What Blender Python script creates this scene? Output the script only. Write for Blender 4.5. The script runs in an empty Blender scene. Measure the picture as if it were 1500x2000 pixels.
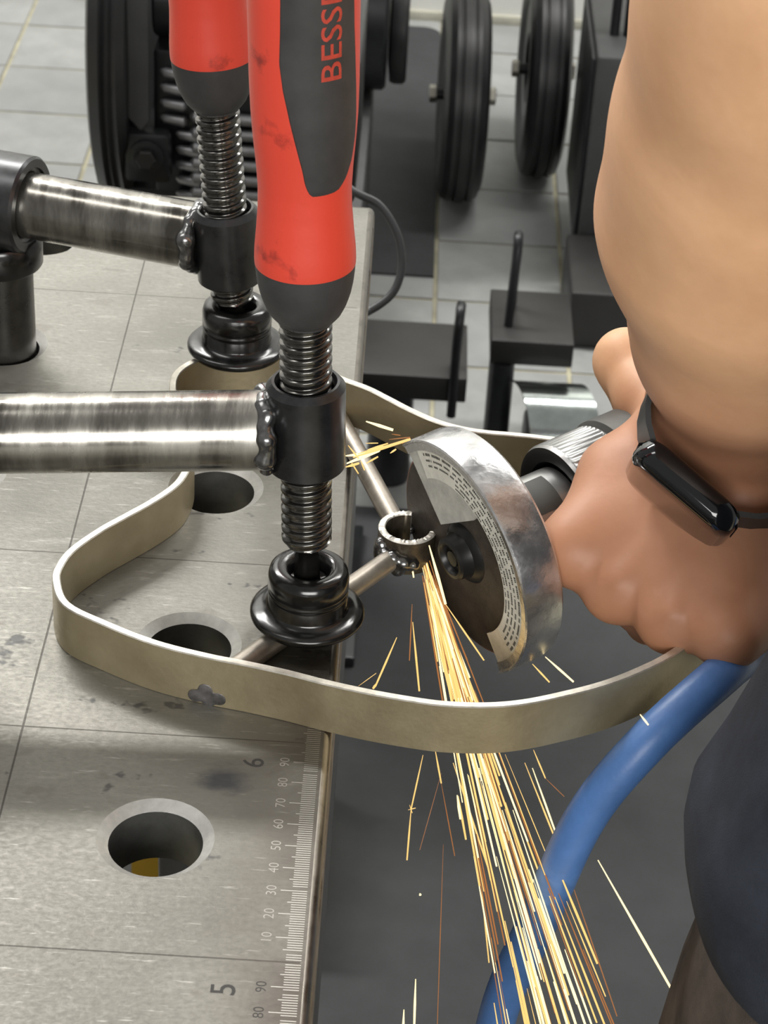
import bpy, bmesh, math, random
import numpy as np
from mathutils import Vector, Matrix

# ------------------------------------------------------------------ camera
# All lengths below are millimetres; z = 0 is the top of the welding table,
# which stands 750 mm above the floor.
SC = bpy.context.scene
COL = SC.collection
TABLE_H = 750.0

def W(p):
    return Vector((p[0] / 1000.0, p[1] / 1000.0, (p[2] + TABLE_H) / 1000.0))

cam_d = bpy.data.cameras.new('camera')
cam = bpy.data.objects.new('camera', cam_d)
COL.objects.link(cam)
cam_d.sensor_fit = 'VERTICAL'
cam_d.sensor_height = 36.0
cam_d.lens = 36.0 * 4306.0 / 2000.0
cam_d.clip_start = 0.02
cam_d.clip_end = 50
cr, cu, cf = Vector((0.99818, 0.03175, 0.05131)), Vector((-0.06028, 0.55949, 0.82664)), Vector((0.00246, 0.82823, -0.56038))
mw = Matrix((cr, cu, -cf)).transposed().to_4x4()
mw.translation = W((13.66, 36.69, 475.62))
cam.matrix_world = mw
cam_d.dof.use_dof = True
cam_d.dof.focus_distance = 0.76
cam_d.dof.aperture_fstop = 42.0
SC.camera = cam

# ------------------------------------------------------------------ world, lamps, exposure
SC.view_settings.view_transform = 'Standard'
SC.view_settings.look = 'None'
SC.view_settings.gamma = 1.0
SC.view_settings.use_curve_mapping = False
SC.view_settings.exposure = 0.1
wd = bpy.data.worlds.new('workshop_air')
SC.world = wd
wd.use_nodes = True
bg = wd.node_tree.nodes['Background']
bg.inputs[0].default_value = (1.0, 0.985, 0.95, 1)
bg.inputs[1].default_value = 0.30

def area(name, loc, size, power, target, col=(1.0, 0.985, 0.95)):
    l = bpy.data.lights.new(name, 'AREA')
    l.shape = 'RECTANGLE'
    l.size, l.size_y = size
    l.energy = power
    l.color = col
    o = bpy.data.objects.new(name, l)
    COL.objects.link(o)
    o.location = loc
    d = Vector(target) - Vector(loc)
    o.rotation_euler = d.to_track_quat('-Z', 'Y').to_euler()
    return o

# ceiling tubes above the workshop
area('ceiling_lamp', (-1.2, 2.5, 2.75), (1.5, 0.25), 86, (-1.2, 2.5, 0))
area('ceiling_lamp', (1.0, 2.4, 2.75), (1.5, 0.25), 42, (1.0, 2.4, 0))
area('ceiling_lamp', (-1.3, 0.7, 2.75), (1.5, 0.25), 11, (-1.3, 0.7, 0))
area('front_fill_light', (0.35, -2.6, 1.9), (2.2, 1.2), 98, (0.1, 0.6, 0.85))  # unseen fill panel added behind the camera to brighten the arm

# ------------------------------------------------------------------ materials
def nt(name):
    m = bpy.data.materials.new(name)
    m.use_nodes = True
    t = m.node_tree
    b = t.nodes['Principled BSDF']
    return m, t, b

def mat(name, col, metal=0.0, rough=0.5, var=0.0, scale=60.0, rvar=0.0, bump=0.0, bscale=None,
        coat=0.0, stretch=(1, 1, 1), col2=None, spec=None, sss=0.0, rp=(.32, .68)):
    m, t, b = nt(name)
    N, L = t.nodes, t.links
    b.inputs['Base Color'].default_value = (*col, 1)
    b.inputs['Metallic'].default_value = metal
    b.inputs['Roughness'].default_value = rough
    if coat: b.inputs['Coat Weight'].default_value = coat
    if spec is not None: b.inputs['Specular IOR Level'].default_value = spec
    if sss:
        b.inputs['Subsurface Weight'].default_value = sss
        b.inputs['Subsurface Radius'].default_value = (1.0, 0.35, 0.2)
        b.inputs['Subsurface Scale'].default_value = 0.004
    if var or rvar or bump or col2:
        tc = N.new('ShaderNodeTexCoord'); mp = N.new('ShaderNodeMapping')
        mp.inputs['Scale'].default_value = stretch
        L.new(tc.outputs['Object'], mp.inputs['Vector'])
        nz = N.new('ShaderNodeTexNoise')
        nz.inputs['Scale'].default_value = scale
        nz.inputs['Detail'].default_value = 6
        nz.inputs['Roughness'].default_value = 0.65
        L.new(mp.outputs[0], nz.inputs['Vector'])
        r = N.new('ShaderNodeValToRGB')
        r.color_ramp.elements[0].position = rp[0]
        r.color_ramp.elements[1].position = rp[1]
        c2 = col2 if col2 else tuple(min(1, c * (1 + var)) for c in col)
        c1 = tuple(c * (1 - var) for c in col)
        r.color_ramp.elements[0].color = (*c1, 1)
        r.color_ramp.elements[1].color = (*c2, 1)
        L.new(nz.outputs['Fac'], r.inputs[0])
        L.new(r.outputs[0], b.inputs['Base Color'])
        if rvar:
            mr = N.new('ShaderNodeMapRange')
            mr.inputs['From Min'].default_value = 0.3; mr.inputs['From Max'].default_value = 0.7
            mr.inputs['To Min'].default_value = max(0.03, rough - rvar); mr.inputs['To Max'].default_value = min(1, rough + rvar)
            L.new(nz.outputs['Fac'], mr.inputs['Value']); L.new(mr.outputs[0], b.inputs['Roughness'])
        if bump:
            n2 = N.new('ShaderNodeTexNoise'); n2.inputs['Scale'].default_value = bscale or scale * 4
            n2.inputs['Detail'].default_value = 4
            L.new(mp.outputs[0], n2.inputs['Vector'])
            bp = N.new('ShaderNodeBump'); bp.inputs['Strength'].default_value = bump
            bp.inputs['Distance'].default_value = 0.001
            L.new(n2.outputs['Fac'], bp.inputs['Height']); L.new(bp.outputs[0], b.inputs['Normal'])
    return m

def emit(name, col, strength):
    m, t, b = nt(name)
    b.inputs['Base Color'].default_value = (0, 0, 0, 1)
    b.inputs['Emission Color'].default_value = (*col, 1)
    b.inputs['Emission Strength'].default_value = strength
    return m

def table_material():
    m, t, b = nt('ground_table_steel')
    N, L = t.nodes, t.links
    tc = N.new('ShaderNodeTexCoord')
    def noise(scale, stretch=(1, 1, 1), detail=6, rough=0.6, rot=0):
        mp = N.new('ShaderNodeMapping'); mp.inputs['Scale'].default_value = stretch
        mp.inputs['Rotation'].default_value = (0, 0, rot)
        L.new(tc.outputs['Object'], mp.inputs['Vector'])
        n = N.new('ShaderNodeTexNoise'); n.inputs['Scale'].default_value = scale
        n.inputs['Detail'].default_value = detail; n.inputs['Roughness'].default_value = rough
        L.new(mp.outputs[0], n.inputs['Vector']); return n.outputs['Fac']
    def ramp(src, a, c, va, vc):
        r = N.new('ShaderNodeMapRange'); r.inputs['From Min'].default_value = a; r.inputs['From Max'].default_value = c
        r.inputs['To Min'].default_value = va; r.inputs['To Max'].default_value = vc
        L.new(src, r.inputs['Value']); return r.outputs[0]
    def math_(op, a, c=None):
        n = N.new('ShaderNodeMath'); n.operation = op
        for i, v in enumerate((a, c)):
            if v is None: continue
            if isinstance(v, (int, float)): n.inputs[i].default_value = v
            else: L.new(v, n.inputs[i])
        return n.outputs[0]
    def mix(f, c1, c2):
        n = N.new('ShaderNodeMix'); n.data_type = 'RGBA'
        if isinstance(f, (int, float)): n.inputs[0].default_value = f
        else: L.new(f, n.inputs[0])
        for i, v in ((6, c1), (7, c2)):
            if isinstance(v, tuple): n.inputs[i].default_value = (*v, 1)
            else: L.new(v, n.inputs[i])
        return n.outputs[2]
    big = noise(14, detail=5)
    grain = noise(380, (1, 1.6, 1), 4, .7)
    streak = noise(160, (0.22, 1, 1), 4, .7, 0.25)
    pits = noise(95, (0.5, 1, 1), 3, .55)
    spots = noise(42, (0.8, 1, 1), 4, .65)
    base = mix(ramp(big, .35, .65, 0, 1), (0.158, 0.153, 0.134), (0.245, 0.238, 0.211))
    base = mix(ramp(grain, .42, .62, 0, .35), base, (0.17, 0.165, 0.145))
    base = mix(ramp(streak, .58, .76, 0, .35), base, (0.48, 0.47, 0.43))
    base = mix(ramp(noise(6, detail=3), .40, .62, .38, 0), base, (0.14, 0.133, 0.115))
    base = mix(ramp(noise(520, (.12, 1, 1), 3, .7, -.5), .62, .72, 0, .4), base, (0.55, 0.54, 0.50))
    base = mix(ramp(pits, .32, .365, .6, 0), base, (0.16, 0.15, 0.13))
    base = mix(ramp(spots, .315, .35, .85, 0), base, (0.07, 0.07, 0.07))
    sx = N.new('ShaderNodeSeparateXYZ'); L.new(tc.outputs['Object'], sx.inputs[0])
    def line(axis, w):
        a = math_('MULTIPLY', sx.outputs[axis], 10.0)
        a = math_('ADD', a, 100.5)
        a = math_('FRACT', a)
        a = math_('SUBTRACT', a, 0.5)
        a = math_('ABSOLUTE', a)
        return ramp(a, w * .6, w, 1, 0)
    ln = math_('MAXIMUM', line(0, .0042), line(1, .0030))
    top = ramp(sx.outputs[2], .7490, .7496, 0, 1)
    ln = math_('MULTIPLY', ln, top)
    # keep the rim of the table free of the grid line
    ln = math_('MULTIPLY', ln, ramp(sx.outputs[0], -.0015 + .0, -.001 + .0, 1, 0))
    base = mix(math_('MULTIPLY', ln, .82), base, (0.05, 0.045, 0.04))
    # dark reflection of the person painted along the near long edge, patchy brown
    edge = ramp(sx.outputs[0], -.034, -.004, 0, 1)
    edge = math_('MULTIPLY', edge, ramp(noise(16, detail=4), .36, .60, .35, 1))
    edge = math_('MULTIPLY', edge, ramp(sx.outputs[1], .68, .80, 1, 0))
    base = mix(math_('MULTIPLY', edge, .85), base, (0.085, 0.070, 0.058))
    # grey scorch mark with polished flecks beside the 6
    vd = N.new('ShaderNodeVectorMath'); vd.operation = 'DISTANCE'
    mp = N.new('ShaderNodeMapping'); mp.inputs['Scale'].default_value = (1, 1.35, 1)
    L.new(tc.outputs['Object'], mp.inputs['Vector']); L.new(mp.outputs[0], vd.inputs[0])
    vd.inputs[1].default_value = (-0.0320, 1.35 * 0.5786, .75)
    dd = math_('ADD', vd.outputs['Value'], math_('MULTIPLY', math_('SUBTRACT', noise(120, (.5, 1, 1)), .5), .022))
    base = mix(ramp(dd, .003, .0115, .9, 0), base, (0.045, 0.048, 0.055))
    L.new(base, b.inputs['Base Color'])
    b.inputs['Metallic'].default_value = 0.62
    rg = ramp(grain, .3, .7, .34, .50)
    rg = math_('ADD', rg, math_('MULTIPLY', big, .10))
    L.new(rg, b.inputs['Roughness'])
    bp = N.new('ShaderNodeBump'); bp.inputs['Strength'].default_value = .22; bp.inputs['Distance'].default_value = .0004
    L.new(math_('SUBTRACT', math_('ADD', grain, streak), math_('MULTIPLY', ln, 2.0)), bp.inputs['Height'])
    L.new(bp.outputs[0], b.inputs['Normal'])
    return m

M = {}
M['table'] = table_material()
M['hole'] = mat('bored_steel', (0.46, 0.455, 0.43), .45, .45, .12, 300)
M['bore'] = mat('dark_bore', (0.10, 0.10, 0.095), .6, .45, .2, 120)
M['rust'] = mat('rusty_edge', (0.16, 0.10, 0.06), .5, .5, .5, 60, col2=(0.40, 0.36, 0.30))
M['rim'] = mat('worn_table_rim', (0.17, 0.155, 0.135), .95, .32, .3, 60, rvar=.1)
M['skirt'] = mat('dark_steel_skirt', (0.10, 0.10, 0.10), .6, .45, .3, 30)
M['tick'] = mat('scribed_bright', (0.48, 0.47, 0.43), .9, .4)
M['digit'] = mat('stamped_dark', (0.035, 0.033, 0.03), .2, .6)
M['digit_faint'] = mat('stamped_worn', (0.33, 0.31, 0.28), .6, .5)
M['band'] = mat('mill_scale_flat_bar', (0.45, 0.375, 0.235), .72, .40, .20, 22, rvar=.08, bump=.10, bscale=500, col2=(0.50, 0.43, 0.285))
M['band_edge'] = mat('sheared_bar_edge', (0.62, 0.59, 0.52), .85, .38, .2, 200)
M['rod'] = mat('drawn_round_bar', (0.36, 0.325, 0.28), .75, .42, .25, 90, stretch=(1, 1, 1))
M['scorch'] = mat('weld_scorch', (0.10, 0.095, 0.09), .6, .4, .4, 150, col2=(0.22, 0.21, 0.21))
M['tube'] = mat('cut_tube_end', (0.78, 0.75, 0.68), .7, .45, .25, 500)
M['tube_side'] = mat('scaled_tube', (0.09, 0.075, 0.055), .7, .35, .4, 200)
M['weld'] = mat('weld_metal', (0.20, 0.20, 0.20), .95, .22, .3, 300)
M['pipe'] = mat('polished_pipe', (0.22, 0.205, 0.18), .97, .26, .45, 70, rvar=.12, bump=.05, bscale=500, stretch=(1, .22, .22), col2=(0.44, 0.425, 0.385))
M['post'] = mat('dark_steel_post', (0.10, 0.098, 0.092), .9, .30, .3, 60, rvar=.08)
M['black'] = mat('blackened_steel', (0.060, 0.060, 0.060), .9, .21, .35, 80, rvar=.07)
M['black_satin'] = mat('black_oxide_sleeve', (0.062, 0.063, 0.065), .85, .30, .3, 60, rvar=.06)
M['screw'] = mat('oiled_screw', (0.12, 0.117, 0.11), .95, .18, .4, 150)
M['red'] = mat('red_grip', (0.30, 0.030, 0.022), 0, .42, .1, 48, col2=(0.66, 0.060, 0.034), bump=.05, bscale=700, rp=(.30, .42))
M['rubber'] = mat('dark_rubber', (0.030, 0.030, 0.030), 0, .60, .2, 60, col2=(0.042, 0.042, 0.042))
M['letter'] = mat('red_lettering', (0.42, 0.05, 0.03), 0, .5, .2, 500)
M['zinc'] = mat('dull_zinc_guard', (0.62, 0.62, 0.62), .92, .27, .18, 70, rvar=.10, bump=.16, bscale=320)
M['plate'] = mat('guard_face_zinc', (0.55, 0.545, 0.51), .35, .45, .25, 90)
M['label'] = mat('worn_label', (0.66, 0.65, 0.58), 0, .5, .15, 160)
M['print'] = mat('label_print', (0.04, 0.04, 0.035), 0, .6)
M['disc'] = mat('abrasive_disc', (0.055, 0.045, 0.036), .1, .55, .4, 130, bump=.3, bscale=1500)
M['discrim'] = mat('worn_disc_edge', (0.26, 0.11, 0.06), .2, .5)
M['tool'] = mat('silver_tool_body', (0.30, 0.30, 0.295), .95, .34, .12, 120)
M['tooldark'] = mat('tool_recess', (0.02, 0.02, 0.02), .5, .35)
M['toolgrey'] = mat('tool_grey_sleeve', (0.10, 0.10, 0.095), .5, .45, .1, 120)
M['hose'] = mat('blue_air_hose', (0.075, 0.175, 0.42), 0, .42, .15, 40, bump=.15, bscale=300)
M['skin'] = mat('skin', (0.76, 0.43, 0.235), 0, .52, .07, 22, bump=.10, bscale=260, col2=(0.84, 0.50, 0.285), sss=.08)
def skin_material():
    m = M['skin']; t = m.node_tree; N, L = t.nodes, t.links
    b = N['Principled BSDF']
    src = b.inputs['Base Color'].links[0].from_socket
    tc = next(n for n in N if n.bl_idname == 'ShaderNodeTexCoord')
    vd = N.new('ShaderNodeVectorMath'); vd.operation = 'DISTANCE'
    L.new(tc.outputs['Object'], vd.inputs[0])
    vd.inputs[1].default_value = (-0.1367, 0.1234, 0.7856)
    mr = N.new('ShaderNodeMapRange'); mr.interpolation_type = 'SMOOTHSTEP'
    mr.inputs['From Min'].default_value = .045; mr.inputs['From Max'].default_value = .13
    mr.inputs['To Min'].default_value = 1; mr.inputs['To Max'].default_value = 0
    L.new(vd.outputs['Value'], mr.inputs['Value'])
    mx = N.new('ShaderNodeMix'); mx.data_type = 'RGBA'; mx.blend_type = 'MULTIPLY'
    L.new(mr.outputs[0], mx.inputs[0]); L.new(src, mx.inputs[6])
    mx.inputs[7].default_value = (.60, .49, .495, 1)  # ruddier hand tone, with the forearm's shade painted in as well
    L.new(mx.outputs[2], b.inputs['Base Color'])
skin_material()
M['watch'] = mat('black_watch_metal', (0.008, 0.009, 0.011), .3, .10, coat=.5)
M['glass'] = mat('watch_glass', (0.006, 0.006, 0.007), 0, .04, coat=1.0)
M['strap'] = mat('dark_strap', (0.028, 0.030, 0.030), 0, .48)
M['shirt'] = mat('navy_cloth', (0.016, 0.021, 0.034), 0, .9, .35, 45, bump=.35, bscale=1800, col2=(0.026, 0.032, 0.047))
M['trouser'] = mat('brown_work_cloth', (0.060, 0.045, 0.036), 0, .9, .3, 50, bump=.3, bscale=1500, col2=(0.10, 0.078, 0.062))
M['white'] = mat('white_cloth', (0.60, 0.60, 0.58), 0, .8)
M['tile'] = mat('grey_floor_tile', (0.262, 0.267, 0.264), 0, .50, .12, 16, rvar=.06)
M['tile2'] = mat('grey_floor_tile_b', (0.282, 0.287, 0.28), 0, .50, .14, 20, rvar=.06)
M['grout'] = mat('dusty_grout', (0.33, 0.31, 0.22), 0, .8, .3, 20)
M['mat'] = mat('dark_floor_mat', (0.050, 0.052, 0.053), 0, .75, .10, 18, spec=.12)
M['wall'] = mat('white_wall', (0.74, 0.74, 0.71), 0, .7, .06, 4)
M['skirting'] = mat('stained_skirting', (0.42, 0.41, 0.34), 0, .6, .3, 14)
M['tyre'] = mat('black_tyre', (0.018, 0.018, 0.019), 0, .42, .3, 30)
M['machine_black'] = mat('black_machine', (0.020, 0.021, 0.023), .3, .34, .3, 30)
M['machine_grey'] = mat('grey_machine', (0.062, 0.063, 0.064), .1, .5, .15, 20)
M['plate_grey'] = mat('dark_plate', (0.034, 0.033, 0.032), .4, .42, .15, 25)
M['chrome'] = mat('chrome_cover', (0.55, 0.60, 0.58), 1.0, .16, .15, 40)
M['fin'] = mat('cast_fin', (0.30, 0.30, 0.31), .7, .38, .2, 60)
M['nutsteel'] = mat('bright_nut', (0.50, 0.48, 0.42), .9, .3)
M['cable'] = mat('dark_cable', (0.040, 0.042, 0.045), 0, .45)
M['ochre'] = mat('ochre_plastic', (0.45, 0.27, 0.02), 0, .5)
M['spark'] = emit('hot_spark', (1.0, 0.62, 0.20), 1.15)
M['spark_hot'] = emit('white_hot_spark', (1.0, 0.80, 0.42), 1.7)
M['spark_red'] = emit('dull_red_spark', (0.75, 0.28, 0.08), 0.55)

# ------------------------------------------------------------------ mesh tools
class MB:
    """collects faces (millimetres) and links them as ONE mesh object"""
    def __init__(s): s.v, s.f, s.mi, s.sm = [], [], [], []
    def add(s, vs, fs, mi=0, smooth=True):
        o = len(s.v)
        s.v += [tuple(float(c) for c in p) for p in vs]
        for f in fs:
            s.f.append([i + o for i in f]); s.mi.append(mi); s.sm.append(smooth)
    def box(s, lo, hi, mi=0, M3=None, org=(0, 0, 0), bevel=0.0):
        bm = bmesh.new()
        bmesh.ops.create_cube(bm, size=1)
        for v in bm.verts:
            v.co = Vector([lo[i] + (v.co[i] + .5) * (hi[i] - lo[i]) for i in range(3)])
        if bevel:
            bmesh.ops.bevel(bm, geom=bm.edges[:] , offset=bevel, segments=2, affect='EDGES', profile=.5)
        vs = [Vector(v.co) for v in bm.verts]
        bm.verts.index_update()
        fs = [[v.index for v in f.verts] for f in bm.faces]
        bm.free()
        if M3 is not None:
            vs = [Vector(org) + M3 @ p for p in vs]
        s.add(vs, fs, mi, bool(bevel))
    def grid(s, P, closed_u=False, closed_v=False, mi=0, smooth=True, flip=False):
        nu, nv = len(P), len(P[0])
        vs = [p for row in P for p in row]
        fs = []
        for i in range(nu if closed_u else nu - 1):
            for j in range(nv if closed_v else nv - 1):
                a, b_ = i * nv + j, ((i + 1) % nu) * nv + j
                c, d = ((i + 1) % nu) * nv + (j + 1) % nv, i * nv + (j + 1) % nv
                fs.append([d, c, b_, a] if flip else [a, b_, c, d])
        s.add(vs, fs, mi, smooth)
    def lathe(s, prof, org=(0, 0, 0), X=(1, 0, 0), Y=(0, 1, 0), Z=(0, 0, 1), n=48, a0=0, a1=2 * math.pi, mi=0, cap=True):
        org, X, Y, Z = map(Vector, (org, X, Y, Z))
        full = abs(a1 - a0 - 2 * math.pi) < 1e-6
        k = n if full else n + 1
        P = []
        for (r, z) in prof:
            P.append([org + Z * z + (X * math.cos(a0 + (a1 - a0) * i / n) + Y * math.sin(a0 + (a1 - a0) * i / n)) * r for i in range(k)])
        s.grid(P, False, full, mi, True, flip=True)
        if cap and full:
            for row, rev in ((P[0], False), (P[-1], True)):
                if (row[0] - row[k // 2]).length > 1e-4:
                    s.add(row, [list(range(k))[::-1] if not rev else list(range(k))], mi, True)
    def tube(s, pts, r, n=12, mi=0, cap=True):
        pts = [Vector(p) for p in pts]
        rs = r if isinstance(r, (list, tuple)) else [r] * len(pts)
        t0 = (pts[1] - pts[0]).normalized()
        ref = Vector((0, 0, 1)) if abs(t0.z) < .9 else Vector((1, 0, 0))
        u = t0.cross(ref).normalized()
        P = []
        for i, p in enumerate(pts):
            t = (pts[min(i + 1, len(pts) - 1)] - pts[max(i - 1, 0)]).normalized()
            u = (u - t * u.dot(t)).normalized()
            w = t.cross(u)
            P.append([p + (u * math.cos(2 * math.pi * j / n) + w * math.sin(2 * math.pi * j / n)) * rs[i] for j in range(n)])
        s.grid(P, False, True, mi, True)
        if cap:
            s.add(P[0], [list(range(n))[::-1]], mi, False)
            s.add(P[-1], [list(range(n))], mi, False)
    def build(s, name, mats, parent=None, angle=38, fix=True):
        org = Vector((0, 0, 0))
        if parent is not None: org = Vector(parent['_org'])
        me = bpy.data.meshes.new(name)
        me.from_pydata([W(p) - org for p in s.v], [], s.f)
        if not isinstance(mats, (list, tuple)): mats = [mats]
        for m in mats: me.materials.append(m)
        me.polygons.foreach_set('material_index', s.mi)
        me.polygons.foreach_set('use_smooth', s.sm)
        if fix:
            bm = bmesh.new(); bm.from_mesh(me)
            bmesh.ops.remove_doubles(bm, verts=bm.verts[:], dist=1e-7)
            bmesh.ops.recalc_face_normals(bm, faces=bm.faces[:])
            bm.to_mesh(me); bm.free()
        me.set_sharp_from_angle(angle=math.radians(angle))
        o = bpy.data.objects.new(name, me)
        COL.objects.link(o)
        if parent is not None:
            o.parent = parent
            if 'base' in parent: pass
        o['_org'] = tuple(org)
        return o

def tag(o, label=None, cat=None, group=None, kind=None):
    if label: o['label'] = label
    if cat: o['category'] = cat
    if group: o['group'] = group
    if kind: o['kind'] = kind
    return o

def thing(name, base, label, cat, group=None):
    o = bpy.data.objects.new(name, None)
    COL.objects.link(o)
    o.empty_display_size = .02
    o.location = W(base)
    o['_org'] = tuple(W(base))
    return tag(o, label, cat, group)

def child_org(o):
    """parts have their origin at the thing's base, so sub-parts share it"""
    return o

def catmull(pts, n=8, closed=False):
    pts = [Vector(p) for p in pts]
    N = len(pts); out = []
    rng = range(N) if closed else range(N - 1)
    for i in rng:
        if closed: p0, p1, p2, p3 = pts[i - 1], pts[i], pts[(i + 1) % N], pts[(i + 2) % N]
        else: p0, p1, p2, p3 = pts[max(i - 1, 0)], pts[i], pts[i + 1], pts[min(i + 2, N - 1)]
        for k in range(n):
            t = k / n
            out.append(.5 * ((2 * p1) + (p2 - p0) * t + (2 * p0 - 5 * p1 + 4 * p2 - p3) * t * t + (3 * p1 - p0 - 3 * p2 + p3) * t ** 3))
    if not closed: out.append(pts[-1])
    return out

# ---- smooth union of tapered capsules, polygonised with surface nets
def sdf_mesh(prims, h, pad=6.0):
    """prims: (a, b, ra, rb, k). returns verts (mm), quads"""
    P = np.array([p[0] for p in prims] + [p[1] for p in prims], float)
    R = np.array([p[2] for p in prims] + [p[3] for p in prims], float)
    lo = (P - R[:, None]).min(0) - pad; hi = (P + R[:, None]).max(0) + pad
    n = np.ceil((hi - lo) / h).astype(int) + 1
    F = np.full(n, 30.0, np.float32)
    for a, b, ra, rb, k in prims:
        a, b = np.array(a, float), np.array(b, float)
        m = max(ra, rb) + abs(k) + 14
        i0 = np.clip(np.floor((np.minimum(a, b) - m - lo) / h).astype(int), 0, n - 1)
        i1 = np.clip(np.ceil((np.maximum(a, b) + m - lo) / h).astype(int) + 1, 1, n)
        ax = [lo[d] + h * np.arange(i0[d], i1[d]) for d in range(3)]
        X, Y, Z = np.meshgrid(*ax, indexing='ij')
        ab = b - a; L2 = max(ab @ ab, 1e-6)
        t = np.clip(((X - a[0]) * ab[0] + (Y - a[1]) * ab[1] + (Z - a[2]) * ab[2]) / L2, 0, 1)
        d = np.sqrt((X - a[0] - t * ab[0]) ** 2 + (Y - a[1] - t * ab[1]) ** 2 + (Z - a[2] - t * ab[2]) ** 2) - (ra + (rb - ra) * t)
        S = F[i0[0]:i1[0], i0[1]:i1[1], i0[2]:i1[2]]
        if k >= 0:
            kk = max(k, 1e-3)
            hh = np.maximum(kk - np.abs(S - d), 0) / kk
            S[...] = np.minimum(S, d) - hh * hh * kk * .25
        else:                                   # smooth carve
            kk = -k
            hh = np.maximum(kk - np.abs(S + d), 0) / kk
            S[...] = np.maximum(S, -d) + hh * hh * kk * .25
    ins = F < 0
    cs = [slice(0, -1), slice(1, None)]
    corner = lambda A, i, j, k_: A[cs[i], cs[j], cs[k_]]
    cnt = np.zeros(np.array(n) - 1, np.int32); acc = np.zeros((*cnt.shape, 3), np.float32)
    for axis in range(3):
        for o1 in (0, 1):
            for o2 in (0, 1):
                c0 = [0, 0, 0]; c1 = [0, 0, 0]
                oth = [d for d in range(3) if d != axis]
                c0[oth[0]] = c1[oth[0]] = o1; c0[oth[1]] = c1[oth[1]] = o2
                c1[axis] = 1
                A, B = corner(F, *c0), corner(F, *c1)
                x = (A < 0) != (B < 0)
                t = np.where(x, A / np.where(x, A - B, 1), 0)
                cnt += x
                for d in range(3):
                    acc[..., d] += np.where(x, (t if d == axis else c0[d]), 0)
    act = cnt > 0
    idx = np.full(cnt.shape, -1, np.int64); idx[act] = np.arange(act.sum())
    ci = np.argwhere(act)
    V = lo + h * (ci + acc[act] / cnt[act][:, None])
    Q = []
    for axis in range(3):
        o = [d for d in range(3) if d != axis]
        sl0 = [slice(1, -1)] * 3; sl0[axis] = slice(0, -1)
        sl1 = [slice(1, -1)] * 3; sl1[axis] = slice(1, None)
        A, B = ins[tuple(sl0)], ins[tuple(sl1)]
        for sgn in (0, 1):
            e = np.argwhere((A & ~B) if sgn == 0 else (~A & B))
            if not len(e): continue
            base = e.copy(); base[:, o[0]] += 1; base[:, o[1]] += 1
            def cell(d0, d1):
                c = base.copy(); c[:, o[0]] -= d0; c[:, o[1]] -= d1
                return idx[c[:, 0], c[:, 1], c[:, 2]]
            q = np.stack([cell(1, 1), cell(0, 1), cell(0, 0), cell(1, 0)], 1)
            flip = (sgn == 0) ^ (axis == 1)
            Q.append(q if flip else q[:, ::-1])
    Q = np.concatenate(Q)
    Q = Q[(Q >= 0).all(1)]
    # a light relaxation takes the stair steps out
    nb = [np.concatenate([Q[:, i], Q[:, (i + 1) % 4]]) for i in range(4)]
    i_ = np.concatenate([Q[:, k] for k in range(4)] + [Q[:, (k + 1) % 4] for k in range(4)])
    j_ = np.concatenate([Q[:, (k + 1) % 4] for k in range(4)] + [Q[:, k] for k in range(4)])
    dg = np.bincount(i_, minlength=len(V)).astype(float)[:, None]
    for lam in (.5, -.52, .5, -.52, .4):
        s = np.stack([np.bincount(i_, V[j_, d], minlength=len(V)) for d in range(3)], 1) / np.maximum(dg, 1)
        V = V + lam * (s - V)
    return V, Q

def sdf_obj(name, prims, h, m, parent):
    V, Q = sdf_mesh(prims, h)
    mb = MB(); mb.v = [tuple(p) for p in V.tolist()]; mb.f = Q.tolist()
    mb.mi = [0] * len(mb.f); mb.sm = [True] * len(mb.f)
    return mb.build(name, m, parent, angle=180, fix=False)

def text_mesh(body, size, bold=0.0, align='LEFT'):
    cu_ = bpy.data.curves.new('txt', 'FONT')
    cu_.body = body; cu_.size = size; cu_.offset = bold; cu_.align_x = align
    cu_.resolution_u = 3
    o = bpy.data.objects.new('txt', cu_); COL.objects.link(o)
    dg = bpy.context.evaluated_depsgraph_get()
    me = bpy.data.meshes.new_from_object(o.evaluated_get(dg))
    bm = bmesh.new(); bm.from_mesh(me)
    bmesh.ops.triangulate(bm, faces=bm.faces[:])
    bm.verts.index_update()
    vs = [tuple(v.co) for v in bm.verts]; fs = [[v.index for v in f.verts] for f in bm.faces]
    bm.free(); bpy.data.objects.remove(o); bpy.data.curves.remove(cu_); bpy.data.meshes.remove(me)
    return vs, fs

PI = math.pi
rnd = random.Random(7)

# ================================================================== SETTING
FZ = -TABLE_H
mb = MB(); mb.box((-2600, -1500, FZ - 60), (2600, 3160, FZ - 2.5), 0)
floor = mb.build('floor', M['grout']); tag(floor, kind='structure')
floor['_org'] = (0, 0, 0)
tile_me = []
for k in range(2):
    b_ = MB(); b_.box((-72.5, -72.5, -6), (72.5, 72.5, 0), 0, bevel=1.2)
    me = bpy.data.meshes.new('floor_tile')
    me.from_pydata([Vector(p) / 1000 for p in b_.v], [], b_.f); me.materials.append(M['tile'] if k == 0 else M['tile2'])
    tile_me.append(me)
for i in range(-9, 10):
    for j in range(0, 15):
        x, y = 64 + 150 * i + 75, 1094 + 150 * j - 75
        o = bpy.data.objects.new('floor_tile', tile_me[(i * 7 + j * 3) % 2])
        COL.objects.link(o); o.parent = floor
        o.location = W((x, y, FZ + rnd.uniform(-.5, .3)))
        o.rotation_euler = (rnd.uniform(-.002, .002), rnd.uniform(-.002, .002), rnd.uniform(-.004, .004))
mb = MB(); mb.box((-2600, 3160, FZ), (2600, 3260, FZ + 3000), 0)
tag(mb.build('wall_back', M['wall']), kind='structure')
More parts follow.
